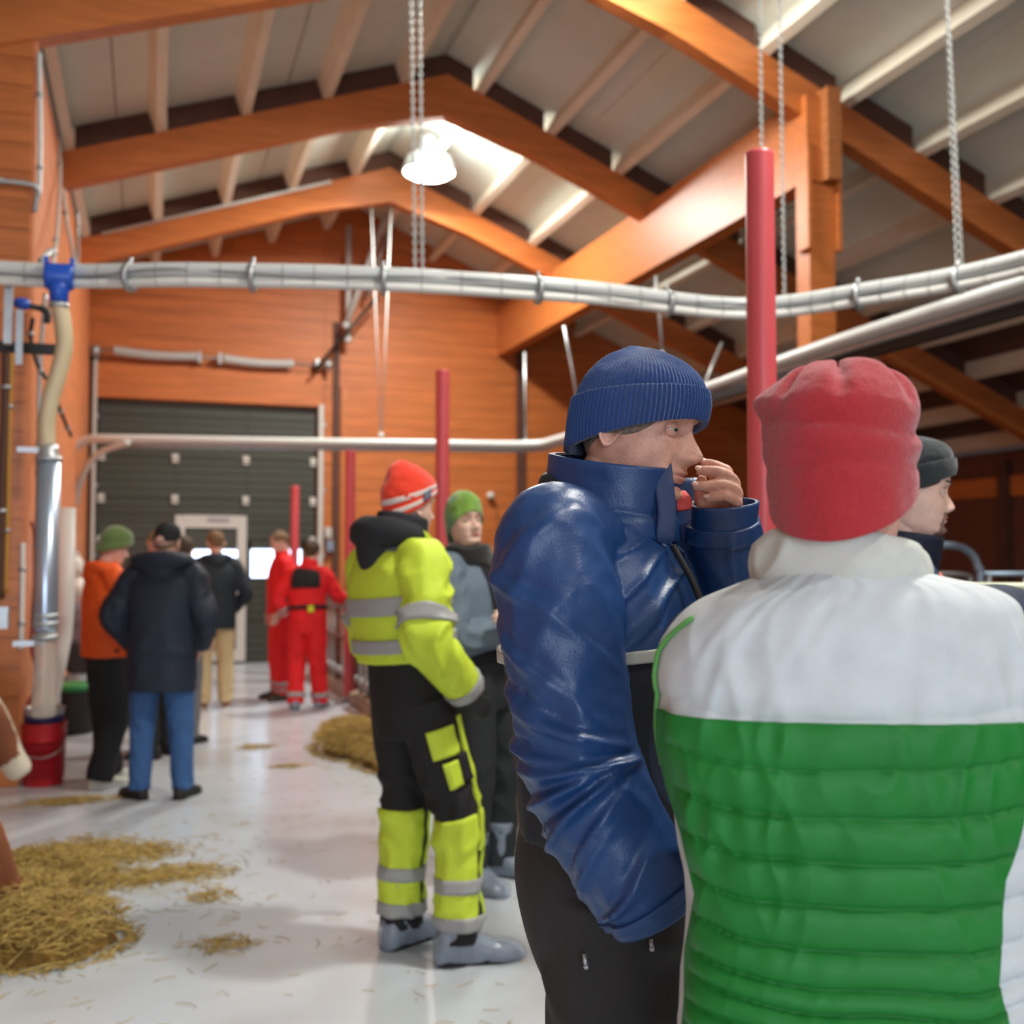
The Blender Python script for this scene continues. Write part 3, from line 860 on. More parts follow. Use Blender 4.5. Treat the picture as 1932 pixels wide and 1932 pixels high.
conduit([PY(22, 660, 7.87), PY(18, 800, 7.87), PY(15, 950, 7.87), PY(10, 1120, 7.87)], .014, mat('brass_yellow_hose', (190, 140, 60), .5), 'thin yellowish hose hanging down the pillar face')
conduit([PY(12, 640, 7.86), PY(10, 760, 7.86), PY(4, 900, 7.86), PY(0, 1130, 7.86)], .026, mat('brown_hose', (84, 50, 34), .6), 'thick dark brown hose at the pillar left of the yellowish hose')
conduit([PY(62, 600, 6.6), PY(58, 640, 6.6), PY(72, 690, 6.6), PY(88, 715, 6.6)], .012, M_rub, 'black drooping hose below the small blue connector', 'hose', 'hose')
conduit([PY(108, 760, 8.2), PY(120, 790, 8.4), PY(134, 822, 9.0)], .014, M_rub, 'black diagonal cable between cream hose and far milk line', 'cable', 'cable')
conduit([PY(60, 985, 6.7), PY(66, 1010, 6.7), PY(66, 1100, 6.8), PY(60, 1220, 6.8), PY(75, 1280, 6.8), PY(52, 1330, 6.8)], .012, mat('dark_red_cord', (130, 34, 34), .6), 'dark red cord dangling behind the silver tube', 'cord', 'cord')
q = PY(42, 573, 6.5)
bc = empty('hose_connector', q, 'small blue and black hose connector under the near milk line end', 'connector')
rel(Mesh().rod(q + [-.09, 0, .01], q + [.10, 0, -.02], .017, 10), 'hose_end', M_rub, bc, q)
rel(Mesh().lathe(q, [(.02, -.04), (.03, -.03), (.034, 0), (.03, .03), (.02, .04)], 14, axis=(1, 0, -.1)), 'sleeve', M_blue, bc, q)
rel(cat_pipe([q + [.09, 0, -.015], q + [.13, 0, -.04], q + [.13, 0, -.10]], .02, 8, 12), 'elbow', M_rub, bc, q)
q = PY(16, 590, 6.2)
br = empty('pipe_bracket', q, 'grey steel bracket holding the left end of the near milk line', 'bracket')
rel(Mesh().box(q, (.04, .05, .34)), 'arm', M_zinc, br, q, smooth=False)
rel(Mesh().box(q + [.05, .05, -.12], (.035, .02, .3)), 'plate', M_zinc, br, q, smooth=False)
rel(Mesh().box(q + [-.02, .25, -.14], (.5, .05, .055)), 'crossbar', M_rub, br, q, smooth=False)
q = PY(6, 1165, 6.0)
tag(Mesh().box(q, (.05, .06, .11)).lathe(q + [.01, -.035, 0], [(.018, 0), (.018, .02)], 10, axis=(0, -1, 0)).obj('switch_box', M_zinc, base=q, smooth=False), 'grey metal box low on the pillar by the frame edge', 'box')

# red bucket with a cloudy one nested in it
bb = np.array((-.66, 7.95, 0))
bk = empty('bucket', bb, 'red metal bucket on the floor by the pillar', 'bucket')
M_red = mat('red_enamel', (186, 22, 34), .4, .03, 20)
rel(Mesh().lathe(bb, [(.125, 0), (.128, .01), (.128, .1), (.132, .105), (.130, .11), (.138, .26), (.142, .265), (.140, .27), (.146, .40), (.150, .41), (.150, .42), (.144, .42), (.136, .05), (.02, .02)], 32), 'body', M_red, bk, bb)
hh = [bb + [-.15, 0, .36], bb + [-.13, -.1, .24], bb + [0, -.16, .20], bb + [.12, -.11, .25], bb + [.15, 0, .36]]
rel(cat_pipe(hh, .004, 6, 24), 'handle', M_zinc, bk, bb)
ib = np.array((-.66, 7.95, .06))
i_ = empty('bucket', ib, 'cloudy plastic bucket with a dark blue band nested in the red one', 'bucket')
rel(Mesh().lathe(ib, [(.11, 0), (.118, .2), (.125, .40), (.128, .44), (.132, .445), (.132, .46), (.122, .46), (.115, .30), (.1, .02)], 28), 'body', mat('cloudy_plastic', (188, 180, 178), .3, alpha=.75), i_, ib)
rel(Mesh().lathe(ib, [(.124, .36), (.1275, .36), (.1285, .41), (.124, .41)], 28), 'band', mat('navy_band', (46, 42, 96), .5), i_, ib)

# clutter along the left wall behind the men
def bin_(x, y):
    B = np.array((x, y, 0))
    o = empty('feed_bin', B, 'black bin with a green rim standing at the side wall', 'bin')
    rel(Mesh().lathe(B, [(.17, 0), (.18, .02), (.20, .38), (.21, .40), (.19, .40), (.16, .05), (.02, .03)], 24), 'body', M_rub, o, B)
    rel(Mesh().lathe(B, [(.195, .385), (.222, .385), (.222, .43), (.195, .43)], 24), 'rim', mat('green_rim', (30, 140, 70), .4), o, B)
bin_(-.62, 10.2)
q = PY(143, 1066, 12.6)
cn = empty('canister', q, 'round white canister on a hook at the side wall, the upper one', 'canister')
rel(Mesh().lathe(q, [(.03, -.10), (.07, -.10), (.078, -.03), (.078, .04), (.05, .08), (.03, .11)], 20), 'body', M_white, cn, q)
rel(Mesh().lathe(q, [(.032, .10), (.036, .10), (.036, .14), (.01, .14)], 12), 'cap', M_zinc, cn, q)
q = PY(146, 1110, 12.6)
cn = empty('canister', q, 'square white canister on the side wall below the round one', 'canister')
rel(Mesh().box(q, (.14, .14, .22)).lathe(q + [0, 0, .11], [(.03, 0), (.025, .03), (.02, .04)], 14), 'body', M_white, cn, q)
rel(cat_pipe([q + [-.05, 0, .10], q + [-.04, 0, .17], q + [.05, 0, .17], q + [.06, 0, .10]], .008, 6, 16), 'handle', M_zinc, cn, q)
def bag(q, sx, sz, mt, lb):
    m = Mesh()
    g = []
    for k, t_ in enumerate(np.linspace(0, 1, 14)):
        w = sx * (math.sin(pi * min(1, t_ * .8 + .16)) ** .5)
        th = np.arange(20) * 2 * pi / 20
        rr_ = 1 + .22 * noise3(np.stack([np.cos(th) * 2 + q[0] * 9, np.sin(th) * 2, 0 * th + t_ * 3], -1))
        g.append(np.stack([q[0] + w * rr_ * np.cos(th), q[1] + .6 * w * rr_ * np.sin(th), q[2] - sz / 2 + sz * t_ + 0 * th], -1))
    m.grid(np.array(g), wv=True, cap0=True, cap1=True)
    m.rod((q[0], q[1], q[2] + sz / 2), (q[0] - .02, q[1] + .05, q[2] + sz / 2 + .1), .006, 6)
    tag(m.obj('hanging_bag', mt, base=q), lb, 'bag')
bag(PY(138, 1172, 12.4), .12, .46, mat('grey_purple_cloth', (112, 100, 108), .8, .2, 30, var=.25, vscale=14), 'grey cloth bag hanging at the side wall left of the orange jacket')
bag(PY(146, 1240, 12.4), .12, .36, mat('black_cloth', (42, 42, 44), .8, .2, 30, var=.3, vscale=14), 'dark bag hanging under the grey one at the side wall')
bag(PY(144, 1288, 12.4), .13, .26, mat('grey_sack', (138, 142, 146), .8, .2, 30, var=.2, vscale=14), 'pale grey sack above the black bin')
tag(Mesh().box((-.35, 10.6, .02), (.7, .5, .035)).obj('drain_board', mat('grey_wood', (120, 112, 104), .8, .2, 20), smooth=False), 'low grey board on the floor beside the black bin', 'board')
# wall lamp with its cord on the gable
q = PY(925, 935, 16.2)
wlm = empty('wall_lamp', q, 'small round white lamp on the orange gable wall', 'lamp')
rel(Mesh().lathe(q, [(.05, .06), (.06, .0), (.05, -.04), (.02, -.06)], 16, axis=(.1, -1, 0)), 'globe', M_white, wlm, q)
rel(cat_pipe([q + [.02, .04, -.06], q + [.1, .06, -.12], q + [.14, .06, -.35], q + [.16, .06, -.9]], .008, 6, 20), 'cord', M_dark, wlm, q)
for (x, y, lb) in ((619, 1005, 'white switch box on the wall right of the gate'), (622, 1030, 'blue-grey switch box below the white one right of the gate')):
    q = PY(x, y, 16.2)
    tag(Mesh().box(q, (.10, .08, .16)).box(q + [0, -.05, 0], (.05, .02, .06)).obj('switch_box', M_alu if 'white switch' in lb[:12] else M_bz, base=q, smooth=False), lb, 'box')

# ------------------------------------------------------------------ hay
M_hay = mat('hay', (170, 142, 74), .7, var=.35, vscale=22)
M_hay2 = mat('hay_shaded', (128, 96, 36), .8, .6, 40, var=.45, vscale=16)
def straws(m, n, sampler, lmin, lmax, r=.0022, lift=0.5):
    for _ in range(n):
        c, up = sampler()
        a = random.uniform(0, 2 * pi); L = random.uniform(lmin, lmax)
        tilt = random.uniform(-lift, lift)
        d = np.array([math.cos(a) * math.cos(tilt), math.sin(a) * math.cos(tilt), math.sin(tilt)])
        bend = np.array([random.gauss(0, 1), random.gauss(0, 1), random.gauss(0, .5)]) * L * .12
        p = [c - d * L / 2, c + bend, c + d * L / 2]
        for q_ in p: q_[2] = max(q_[2], r + .001)
        s_ = nrm(np.cross(d, [0, 0, 1.0]) + 1e-6) * r; u_ = np.array([0, 0, r])
        v = []
        for q_ in p: v += [q_ - s_, q_ + s_, q_ + u_ * 1.4]
        f = [(0, 1, 4, 3), (1, 2, 5, 4), (2, 0, 3, 5), (3, 4, 7, 6), (4, 5, 8, 7), (5, 3, 6, 8)]
        m.add(v, f)
def hay_pile(lumps, n, label, lmax=.16):
    base = np.array((lumps[0][0], lumps[0][1], 0))
    root = empty('hay_pile', base, label, 'hay')
    core = Mesh()
    for (x, y, rx, ry, h) in lumps:
        ph = np.linspace(0, pi / 2, 10); th = np.arange(28) * 2 * pi / 28
        X = x + rx * .86 * np.cos(ph)[:, None] * np.cos(th); Y = y + ry * .86 * np.cos(ph)[:, None] * np.sin(th); Z = h * .80 * np.sin(ph)[:, None] + 0 * X
        g = np.stack([X, Y, Z], -1); g = g + .05 * np.stack([noise3(g * 14), noise3(g * 14 + 9), .8 * noise3(g * 12 + 5)], -1)
        g[..., 2] = np.maximum(g[..., 2], .002)
        core.grid(g, wv=True, cap1=True)
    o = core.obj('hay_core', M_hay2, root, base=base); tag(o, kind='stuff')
    m = Mesh()
    tot = sum(l[2] * l[3] for l in lumps)
    def smp():
        k = random.uniform(0, tot)
        for l in lumps:
            k -= l[2] * l[3]
            if k <= 0: break
        x, y, rx, ry, h = l
        while True:
            a, b = random.uniform(-1.12, 1.12), random.uniform(-1.12, 1.12)
            d2 = a * a + b * b
            if d2 < 1.25: break
        zz = h * math.sqrt(max(0, 1 - d2 * .85)) * random.uniform(.72, 1.05) if d2 < 1 else .006
        return np.array([x + rx * a, y + ry * b, zz]), 0
    straws(m, n, smp, .05, lmax)
    o = m.obj('hay_strands', M_hay, root, base=base, smooth=False); tag(o, kind='stuff')
hay_pile([(-.36, 4.62, .30, .26, .20), (-.62, 4.9, .35, .35, .22), (-.5, 5.5, .34, .45, .12), (-.9, 5.2, .4, .6, .2), (-.95, 4.4, .4, .35, .2)], 9000, 'loose heap of yellow hay on the floor at the left edge')
hay_pile([(1.62, 8.55, .34, .55, .20), (1.78, 7.9, .30, .5, .20), (1.72, 9.3, .28, .5, .14), (1.9, 7.2, .25, .6, .18)], 5000, 'long heap of yellow hay along the kerb behind the yellow jacket')
m = Mesh()
def sc():
    k = random.random()
    if k < .5: return np.array([random.gauss(-.15, .35), random.gauss(5.3, .75), .004]), 0
    if k < .75: return np.array([random.uniform(-.6, 2.0), random.uniform(2.6, 6.5), .004]), 0
    if k < .9: return np.array([random.gauss(1.2, .35), random.gauss(7.8, 1.3), .004]), 0
    return np.array([random.uniform(-.5, 1.8), random.uniform(6, 14), .004]), 0
straws(m, 650, sc, .02, .10, .0013, .05)
for (cx_, cy_, rx_, ry_, n_) in ((-.05, 5.9, .22, .16, 420), (.05, 5.45, .30, .14, 500), (-.3, 6.1, .2, .16, 300), (.28, 5.05, .1, .08, 60), (.3, 4.4, .12, .08, 60), (1.0, 8.0, .1, .06, 60), (.86, 8.9, .15, .1, 80), (-.45, 7.3, .22, .1, 240)):
    straws(m, n_, lambda: (np.array([random.gauss(cx_, rx_ * .6), random.gauss(cy_, ry_ * .6), .01]), 0), .04, .13, .002, .15)
tag(m.obj('scattered_straw', M_hay, smooth=False), 'thin straw stalks scattered over the pale floor', 'straw', kind='stuff')
# ================================================================== PEOPLE: builders
SKIN = dict(rough=0.5, sss=0.12, var=0.10, vscale=34, bump=0.10, bscale=260)
M_skin = mat('skin', (214, 170, 152), **SKIN)
M_skin2 = mat('skin_ruddy', (222, 174, 156), **SKIN)
M_skinp = mat('skin_pale', (224, 186, 168), **SKIN)
M_lip = mat('lip', (178, 110, 100), 0.45, sss=.1)
M_stub = mat('stubble', (134, 104, 90), 0.7, 0.3, 300, var=.3, vscale=200)
M_eye = mat('eye_white', (196, 188, 180), 0.15)
M_iris = mat('iris', (62, 74, 80), 0.15)
M_pup = mat('pupil', (10, 10, 10), 0.1)
def knit(name, c, **k):
    return mat(name, c, 0.95, 0.35, 420, var=.08, vscale=160, sheen=.4, spec=.2, **k)
def cloth(name, c, rough=.8, bump=.12, bs=500, **k):
    return mat(name, c, rough, bump, bs, var=.05, vscale=30, spec=.3, **k)
M_hair = mat('brown_hair', (74, 54, 38), .6, .5, 200, var=.4, vscale=60, stretch=(6, 6, 1))
M_hairl = mat('fair_hair', (128, 100, 72), .6, .5, 200, var=.35, vscale=60, stretch=(6, 6, 1))
M_cover = mat('clear_blue_shoe_cover', (184, 200, 220), .10, .5, 45, alpha=.46, var=.12, vscale=26, coat=.6)

HZ = np.array([-.118, -.112, -.100, -.085, -.068, -.052, -.035, -.015, 0, .012, .026, .05, .08, .105, .118, .125])
HF = np.array([.050, .074, .086, .0835, .0885, .088, .087, .085, .084, .088, .0945, .093, .078, .052, .028, .004])
HB = np.array([.035, .042, .050, .058, .066, .074, .082, .089, .092, .095, .098, .098, .087, .062, .036, .004])
HW = np.array([.036, .043, .0500, .0565, .0605, .0645, .0685, .071, .072, .0735, .0755, .077, .069, .049, .029, .004])
class Head:
    def __init__(s, c, f, pitch=0, roll=0, sc=1.0, nose=1.0, age=0.0, tuck=None):
        s.tuck = tuck
        f = nrm(f); up = np.array([0, 0, 1.0]); r = np.cross(f, up)
        p, q = math.radians(pitch), math.radians(roll)
        f2 = f * math.cos(p) - up * math.sin(p); u2 = np.cross(r, f2)
        r2 = r * math.cos(q) + u2 * math.sin(q); u3 = np.cross(r2, f2)
        s.c = np.asarray(c, float); s.ax = np.array([r2, f2, u3]); s.sc = sc; s.nose = nose; s.age = age
    def W(s, p):
        return s.c + s.sc * np.asarray(p, float) @ s.ax
    def surf(s, th, z, off=0.0, feat=True):
        th, z = np.broadcast_arrays(np.asarray(th, float), np.asarray(z, float))
        k = np.interp(z, HZ, np.arange(len(HZ)))
        sh = z.shape
        F_ = cat_at(HF, k.ravel())[:, 0].reshape(sh); B_ = cat_at(HB, k.ravel())[:, 0].reshape(sh); W_ = cat_at(HW, k.ravel())[:, 0].reshape(sh)
        c, n = np.cos(th), np.sin(th)
        x = W_ * np.sign(n) * np.abs(n) ** .92
        yf = F_ * np.abs(c) ** .86; yb = -B_ * np.abs(c) ** .95
        y = np.where(c > 0, yf, yb)
        zz = z.copy()
        nx = x / np.maximum(W_, .01) ** 2; ny = y / np.maximum(np.where(c > 0, F_, B_), .01) ** 2
        l = np.sqrt(nx ** 2 + ny ** 2) + 1e-9
        x = x + off * nx / l; y = y + off * ny / l
        if feat:
            fr = np.clip(c * 4, 0, 1)
            g = lambda x0, sx, z0, sz: np.exp(-((x - x0) / sx) ** 2 - ((z - z0) / sz) ** 2)
            g2 = lambda x0, sx, z0, sz: g(x0, sx, z0, sz) + g(-x0, sx, z0, sz)
            kz = np.array([-.060, -.054, -.050, -.046, -.040, -.034, -.026, -.016, -.006, .004, .014, .024])
            kn = np.array([0, .003, .010, .019, .0265, .0270, .0225, .0165, .0115, .0075, .0035, 0]) * s.nose
            kw = np.array([.012, .012, .0125, .013, .0135, .0130, .0115, .0100, .0090, .0092, .010, .012])
            N_ = np.interp(z, kz, kn); SW = np.interp(z, kz, kw)
            d = N_ * np.exp(-np.abs(x / SW) ** 2.4)
            d += .0085 * s.nose * g2(.0145, .0068, -.0435, .0075)                # wings
            d -= .012 * g2(.031, .017, -.001, .0125)                              # sockets
            d -= .0035 * g2(.014, .007, .004, .010)
            d += .0040 * g2(.030, .020, .024, .008)                               # brow
            d += .0035 * g2(.046, .017, -.030, .018)                              # cheek
            d -= .0022 * g2(.026, .006, -.058, .012) + s.age * .0025 * g2(.030, .005, -.055, .016)
            d += s.age * .0022 * g2(.034, .012, -.017, .004) - s.age * .0018 * g2(.033, .014, -.0125, .0025)   # bags under the eyes
            d += .0042 * g(0, .020, -.0635, .0042) + .0046 * g(0, .018, -.0740, .0048)
            d -= .0050 * g(0, .024, -.0688, .0022)
            d -= .0022 * g(0, .004, -.056, .006)
            d -= .0030 * g(0, .020, -.083, .005)
            d += .0040 * g(0, .018, -.101, .010)
            y = y + d * fr
        return np.stack([x, y, zz], -1)
    def add(s, M, nz=60, nth=72, lip=1, stub=None, ears=True):
        z = np.concatenate([np.linspace(HZ[0], .03, int(nz * .72), endpoint=False), np.linspace(.03, .1249, nz - int(nz * .72))])
        th = np.arange(nth) * 2 * pi / nth
        # crowd the columns towards the face
        th = th - .42 * np.sin(th)
        L = s.surf(th[None, :] + 0 * z[:, None], z[:, None] + 0 * th[None, :])
        n0 = len(M.f)
        M.grid(s.W(L), wv=True, cap0=True, cap1=True, flip=True)
        cen = 0.25 * (L[:-1] + L[1:]); cen = cen + 0.25 * (np.roll(L, -1, 1)[:-1] + np.roll(L, -1, 1)[1:])
        X, Y, Z = cen[..., 0].ravel(), cen[..., 1].ravel(), cen[..., 2].ravel()
        m = np.zeros(len(X), int)
        lp = (Y > .05) & ((X / .024) ** 2 + ((Z + .0690) / np.where(Z > -.069, .0085, .0095)) ** 2 < 1)
        if lip: m[lp] = 1
        if stub:
            sb = (Y > .02) & (((np.abs(X) < .034) & (Z > -.064) & (Z < -.050) & (Y > .07)) | ((Z < -.078 - .25 * np.abs(X)) & (np.abs(X) < .036) & (Y > .05)) | ((np.abs(X) > .026) & (np.abs(X) < .036) & (Z < -.05) & (Y > .05)))
            m[sb & ~lp] = 2
        M.mi[n0:n0 + len(m)] = m.tolist()
        if ears:
            for sx in (-1, 1):
                s.ear(M, sx)
    def ear(s, M, sx):
        n, k = 28, 10
        ph = np.arange(n) * 2 * pi / n
        rr_ = np.linspace(0.02, 1, k)
        o = np.array([sx * .0700, -.008, -.012]); back = .38
        ey = np.array([sx * math.sin(back), -math.cos(back), 0]); ez = np.array([0, .12, 1.0]); eo = np.array([sx * math.cos(back), math.sin(back), 0])
        shape = 1 + .10 * np.sin(ph) * (np.sin(ph) > 0) - .12 * (np.cos(ph + .7) > .6) * 0
        out = np.interp(rr_, [0, .35, .6, .78, .92, 1], [-.004, -.002, .003, .0045, .0085, .006])
        A = o + (rr_[:, None] * .0185 * (np.cos(ph) + .35) * (1 - .25 * (np.sin(ph) < -.2) * (-np.sin(ph))))[..., None] * ey + (rr_[:, None] * .032 * np.sin(ph) * shape)[..., None] * ez + (out[:, None] + .004 + 0 * ph)[..., None] * eo + 0.008 * eo
        if s.tuck is not None:
            w_ = np.clip((A[..., 2] - s.tuck) / .008, 0, 1)[..., None]
            A = np.where(w_ > 0, A * [1, 1, 1] - w_ * (A[..., :1] - sx * .061) * np.array([1.0, 0, 0]), A)
        lobe = A[::-1] - eo * .009
        lobe[0] = A[-1] - eo * .003
        M.grid(np.concatenate([s.W(A), s.W(lobe)], 0), wv=True, cap0=True, cap1=True, flip=(sx > 0))
    def lids(s, M, n=18, up=16, lo=20):
        for sx in (-1, 1):
            c = np.array([sx * .0310, .0655, -.001])
            for e0f, e1, sg in ((up, 86, 1), (lo, 80, -1)):
                az = np.radians(np.linspace(-86, 86, n))
                e0 = np.radians(e0f) * np.cos(az * .98) ** .8
                t_ = np.linspace(0, 1, 9)
                el = e0[None] + (math.radians(e1) - e0[None]) * t_[:, None]
                R = .0143 + .0008 * np.exp(-(t_ / .12) ** 2)[:, None] + 0 * az
                p = np.stack([np.sin(az)[None] * np.cos(el) * R * 1.12, np.cos(az)[None] * np.cos(el) * R, sg * np.sin(el) * R], -1) + c
                q = np.stack([np.sin(az)[None] * np.cos(el[:1]) * (R[:1] - .0025) * 1.12, np.cos(az)[None] * np.cos(el[:1]) * (R[:1] - .0025), sg * np.sin(el[:1]) * (R[:1] - .0025)], -1) + c
                M.grid(s.W(np.concatenate([q, p], 0)), flip=sg > 0)
    def eyes(s, par, base, gaze=(0, 1, 0), n=14):
        for sx in (-1, 1):
            c = np.array([sx * .0310, .0655, -.001]); r = .0131
            M = Mesh()
            gz = nrm(gaze); a = nrm(np.cross([0, 0, 1.0], gz)); b = np.cross(gz, a)
            def cap(r_, p0, p1, mi):
                ph = np.linspace(p0, p1, 8); th = np.arange(20) * 2 * pi / 20
                g = c + r_ * (np.cos(ph)[:, None, None] * gz + np.sin(ph)[:, None, None] * (np.cos(th)[:, None] * a + np.sin(th)[:, None] * b))
                M.grid(s.W(g), wv=True, cap0=True, cap1=True, mi=mi, flip=True)
            cap(r, .01, 3.1, 0); cap(r + .0003, .005, .50, 1); cap(r + .0006, .004, .19, 2)
            M.obj('eye', [M_eye, M_iris, M_pup], par, base=base)
    def brows(s, par, base, m, dz=.0):
        for sx in (-1, 1):
            x = np.linspace(.012, .050, 12)
            rows = []
            for j, dzz in enumerate(np.linspace(-.5, .5, 5)):
                z = .0225 + dz + .006 * np.sin((x - .012) / .038 * 2.2) + dzz * .009 * (1 - .5 * (x - .012) / .038)
                th = np.arcsin(np.clip((sx * x) / .0750, -1, 1))
                rows.append(s.surf(th, z, 0.0) + np.array([0, 1, 0]) * (.0012 + .0022 * (1 - (2 * dzz) ** 2)) )
            Mesh().grid(s.W(np.array(rows)), flip=sx > 0).obj('eyebrow', m, par, base=base)
    def hair(s, par, base, m, zf=.06, zs=-.02, zb=-.07, off=.009, name='hair', rim=None):
        th = np.linspace(0, 2 * pi, 61)[:-1]
        lo = np.where(np.cos(th) > 0, zs + (zf - zs) * np.cos(th) ** 2, zs + (zb - zs) * np.cos(th) ** 2)
        t_ = np.linspace(0, 1, 22)
        z = lo[None] + ((.1249 - lo[None]) if rim is None else rim) * t_[:, None]
        o = off * np.clip(t_ * 5 + .2, 0, 1)[:, None] + .0035 * noise3(np.stack([np.cos(th)[None] * 9 + 0 * z, np.sin(th)[None] * 9 + 0 * z, z * 60], -1))
        g = s.surf(th[None] + 0 * z, z, o, False)
        if rim is None: g[..., 2] += .010 * (t_[:, None] ** 3)
        g[0] = s.surf(th, lo, -.002, False)
        Mesh().grid(s.W(g), wv=True, cap1=rim is None, flip=True).obj(name, m, par, base=base)
    def beanie(s, par, base, m, zf=.048, zb=-.04, top=.150, a=.083, bf=.103, bb=.106, hs=.42, pw=2.3, cuff=0, ribs=0, ramp=.001, bumps=(), tip=(0, 0), stripes=(), nth=96, nt=40, wr=.0025, seed=0, name='beanie', cuffm=None, k=2.1, flare=0.0, sag=None):
        th = np.arange(nth) * 2 * pi / nth
        cz = (zf + zb) / 2 + (zf - zb) / 2 * np.cos(th)
        def shell(t, off):
            t = np.asarray(t)[:, None]
            z = cz[None] + (top - cz[None]) * t
            u = np.clip((t - hs) / (1 - hs), 0, 1)
            fct = (1 - u ** pw) ** (1 / k) + flare * np.sin(np.clip(t / max(hs, .05), 0, 1.6) * pi / 1.6)
            c, n = np.cos(th)[None], np.sin(th)[None]
            x = (a + off) * n * fct; y = np.where(c > 0, bf + off, bb + off) * c * fct
            tt = np.clip(t, 0, 1) ** 2
            x = x + tip[0] * tt; y = y + tip[1] * tt
            return np.stack([x, y, z + 0 * n], -1)
        t = 1 - (1 - np.linspace(0, 1, nt)) ** 1.25
        t[-1] = .9995
        g = shell(t, 0.0)
        nn = np.stack([np.sin(th) + 0 * t[:, None], np.cos(th) + 0 * t[:, None], .3 + 1.2 * np.clip(t[:, None] - .6, 0, 1) + 0 * th], -1); nn = nrm(nn)
        d = wr * (fbm(g * np.array([28, 28, 40]) + seed) * 1.2)
        if ribs: d = d + ramp * np.cos(ribs * th)[None] * (1 - .5 * t[:, None] ** 2)
        for (px_, py_, pz_, w_, amt) in bumps:
            d = d + amt * np.exp(-(np.sum((g - np.array([px_, py_, pz_])) ** 2, -1)) / w_ ** 2)
        if sag is not None: d = d + sag(g)
        g = g + d[..., None] * nn
        inner = shell(np.array([.06, 0.0]), -.007)
        full = np.concatenate([inner, g], 0)
        o = Mesh().grid(s.W(full), wv=True, cap1=True, flip=True).obj(name, m, par, base=base)
        if cuff:
            ths = np.linspace(-.02, cuff, 16)
            prof = .0062 * np.sin(np.clip(np.linspace(0, 1, 16), .06, .94) * pi) ** .35
            zz = np.linspace(0, 1, 16)[:, None]
            G_ = shell(ths, 0.0) ; 
            nx = np.stack([np.sin(th), np.cos(th), 0 * th], -1)[None]
            dd = .0015 + prof[:, None] + (ramp * 1.5 * np.cos(ribs * th)[None] if ribs else 0) + .0012 * noise3(G_ * 40)
            C_ = G_ + dd[..., None] * nx
            I_ = (G_ - .004 * nx)[::-1]
            Mesh().grid(s.W(np.concatenate([C_, I_], 0)), wu=True, wv=True, flip=True).obj('cuff', cuffm or m, o)
            bpy.data.objects[o.name].children[0].data.transform(__import__('mathutils').Matrix.Translation(-Vector(base)))
        for (t0, t1, sm) in stripes:
            ts = np.linspace(t0, t1, 6)
            G_ = shell(ts, .0015)
            I_ = shell(ts, -.003)[::-1]
            q = Mesh().grid(s.W(np.concatenate([G_, I_], 0)) , wu=True, wv=True, flip=True).obj('stripe', sm, o)
            q.data.transform(__import__('mathutils').Matrix.Translation(-Vector(base)))
        return o

def remesh_arrays(M, voxel, it=3):
    o = M.obj('tmp', M_skin, remesh=voxel, sm_iter=it)
    me = o.data
    co = np.empty(len(me.vertices) * 3); me.vertices.foreach_get('co', co)
    f = [tuple(p.vertices) for p in me.polygons]
    bpy.data.objects.remove(o); bpy.data.meshes.remove(me)
    return co.reshape(-1, 3), f

def hand(M, W, d, n, th, curl=(.25, .35, .25), sc=1.0, spread=.0, tcurl=.3):
    """W wrist, d direction of the fingers, n palm normal (fingers curl towards it), th side of the thumb"""
    d, n = nrm(d), np.asarray(n, float); n = nrm(n - d * np.dot(n, d)); th = np.asarray(th, float); th = nrm(th - d * np.dot(th, d) - n * np.dot(th, n))
    Tube([W - d * .03 * sc, W, W + d * .035 * sc, W + d * .075 * sc, W + d * .098 * sc], [(.026 * sc, .019 * sc), (.028 * sc, .019 * sc), (.038 * sc, .016 * sc), (.042 * sc, .014 * sc), (.036 * sc, .009 * sc)], n).skin(M, 14, 16)
    for off, L, r in ((.030, .072, .0088), (.0105, .080, .0090), (-.0095, .074, .0086), (-.0285, .058, .0076)):
        p = W + d * (.088 - abs(off) * .25) * sc + th * off * sc
        dd = nrm(d + th * off * spread * 10)
        pts = [p - dd * .02 * sc, p]
        a = 0
        for k, fr in enumerate((.45, .30, .25)):
            a += curl[k] * (1 + .12 * (off < 0))
            p = p + (dd * math.cos(a) + n * math.sin(a)) * L * fr * sc
            pts.append(p)
        Tube(pts, [r * sc, r * sc * 1.04, r * sc, r * sc * .94, r * sc * .72], n).skin(M, 18, 10)
    p = W + d * .022 * sc + th * .024 * sc + n * .006 * sc
    d1 = nrm(d * .72 + th * .62 + n * .25); d2 = nrm(d * .95 + th * .15 + n * (.15 + tcurl))
    Tube([p - d1 * .01 * sc, p + d1 * .02 * sc, p + d1 * .045 * sc, p + d1 * .045 * sc + d2 * .022 * sc, p + d1 * .045 * sc + d2 * .032 * sc], [.014 * sc, .013 * sc, .0105 * sc, .0095 * sc, .006 * sc], n).skin(M, 16, 10)

def folds(amp, fs=14, fc=1.3, tw=1.0, seed=0.0, focus=(), fw=.13, floor_=.4):
    def d(t, th, s_, base):
        p = np.stack([np.cos(th) * fc + seed, np.sin(th) * fc + 2 * seed, s_ * fs + tw * np.sin(th + seed) * .8], -1)
        v = .65 * ridge(p) + .35 * fbm(p * np.array([1.6, 1.6, 1.9]) + 5)
        w = floor_ + 0 * t
        for f_ in focus: w = w + np.exp(-((t - f_) / fw) ** 2)
        return amp * np.minimum(w, 1.25) * v
    return d

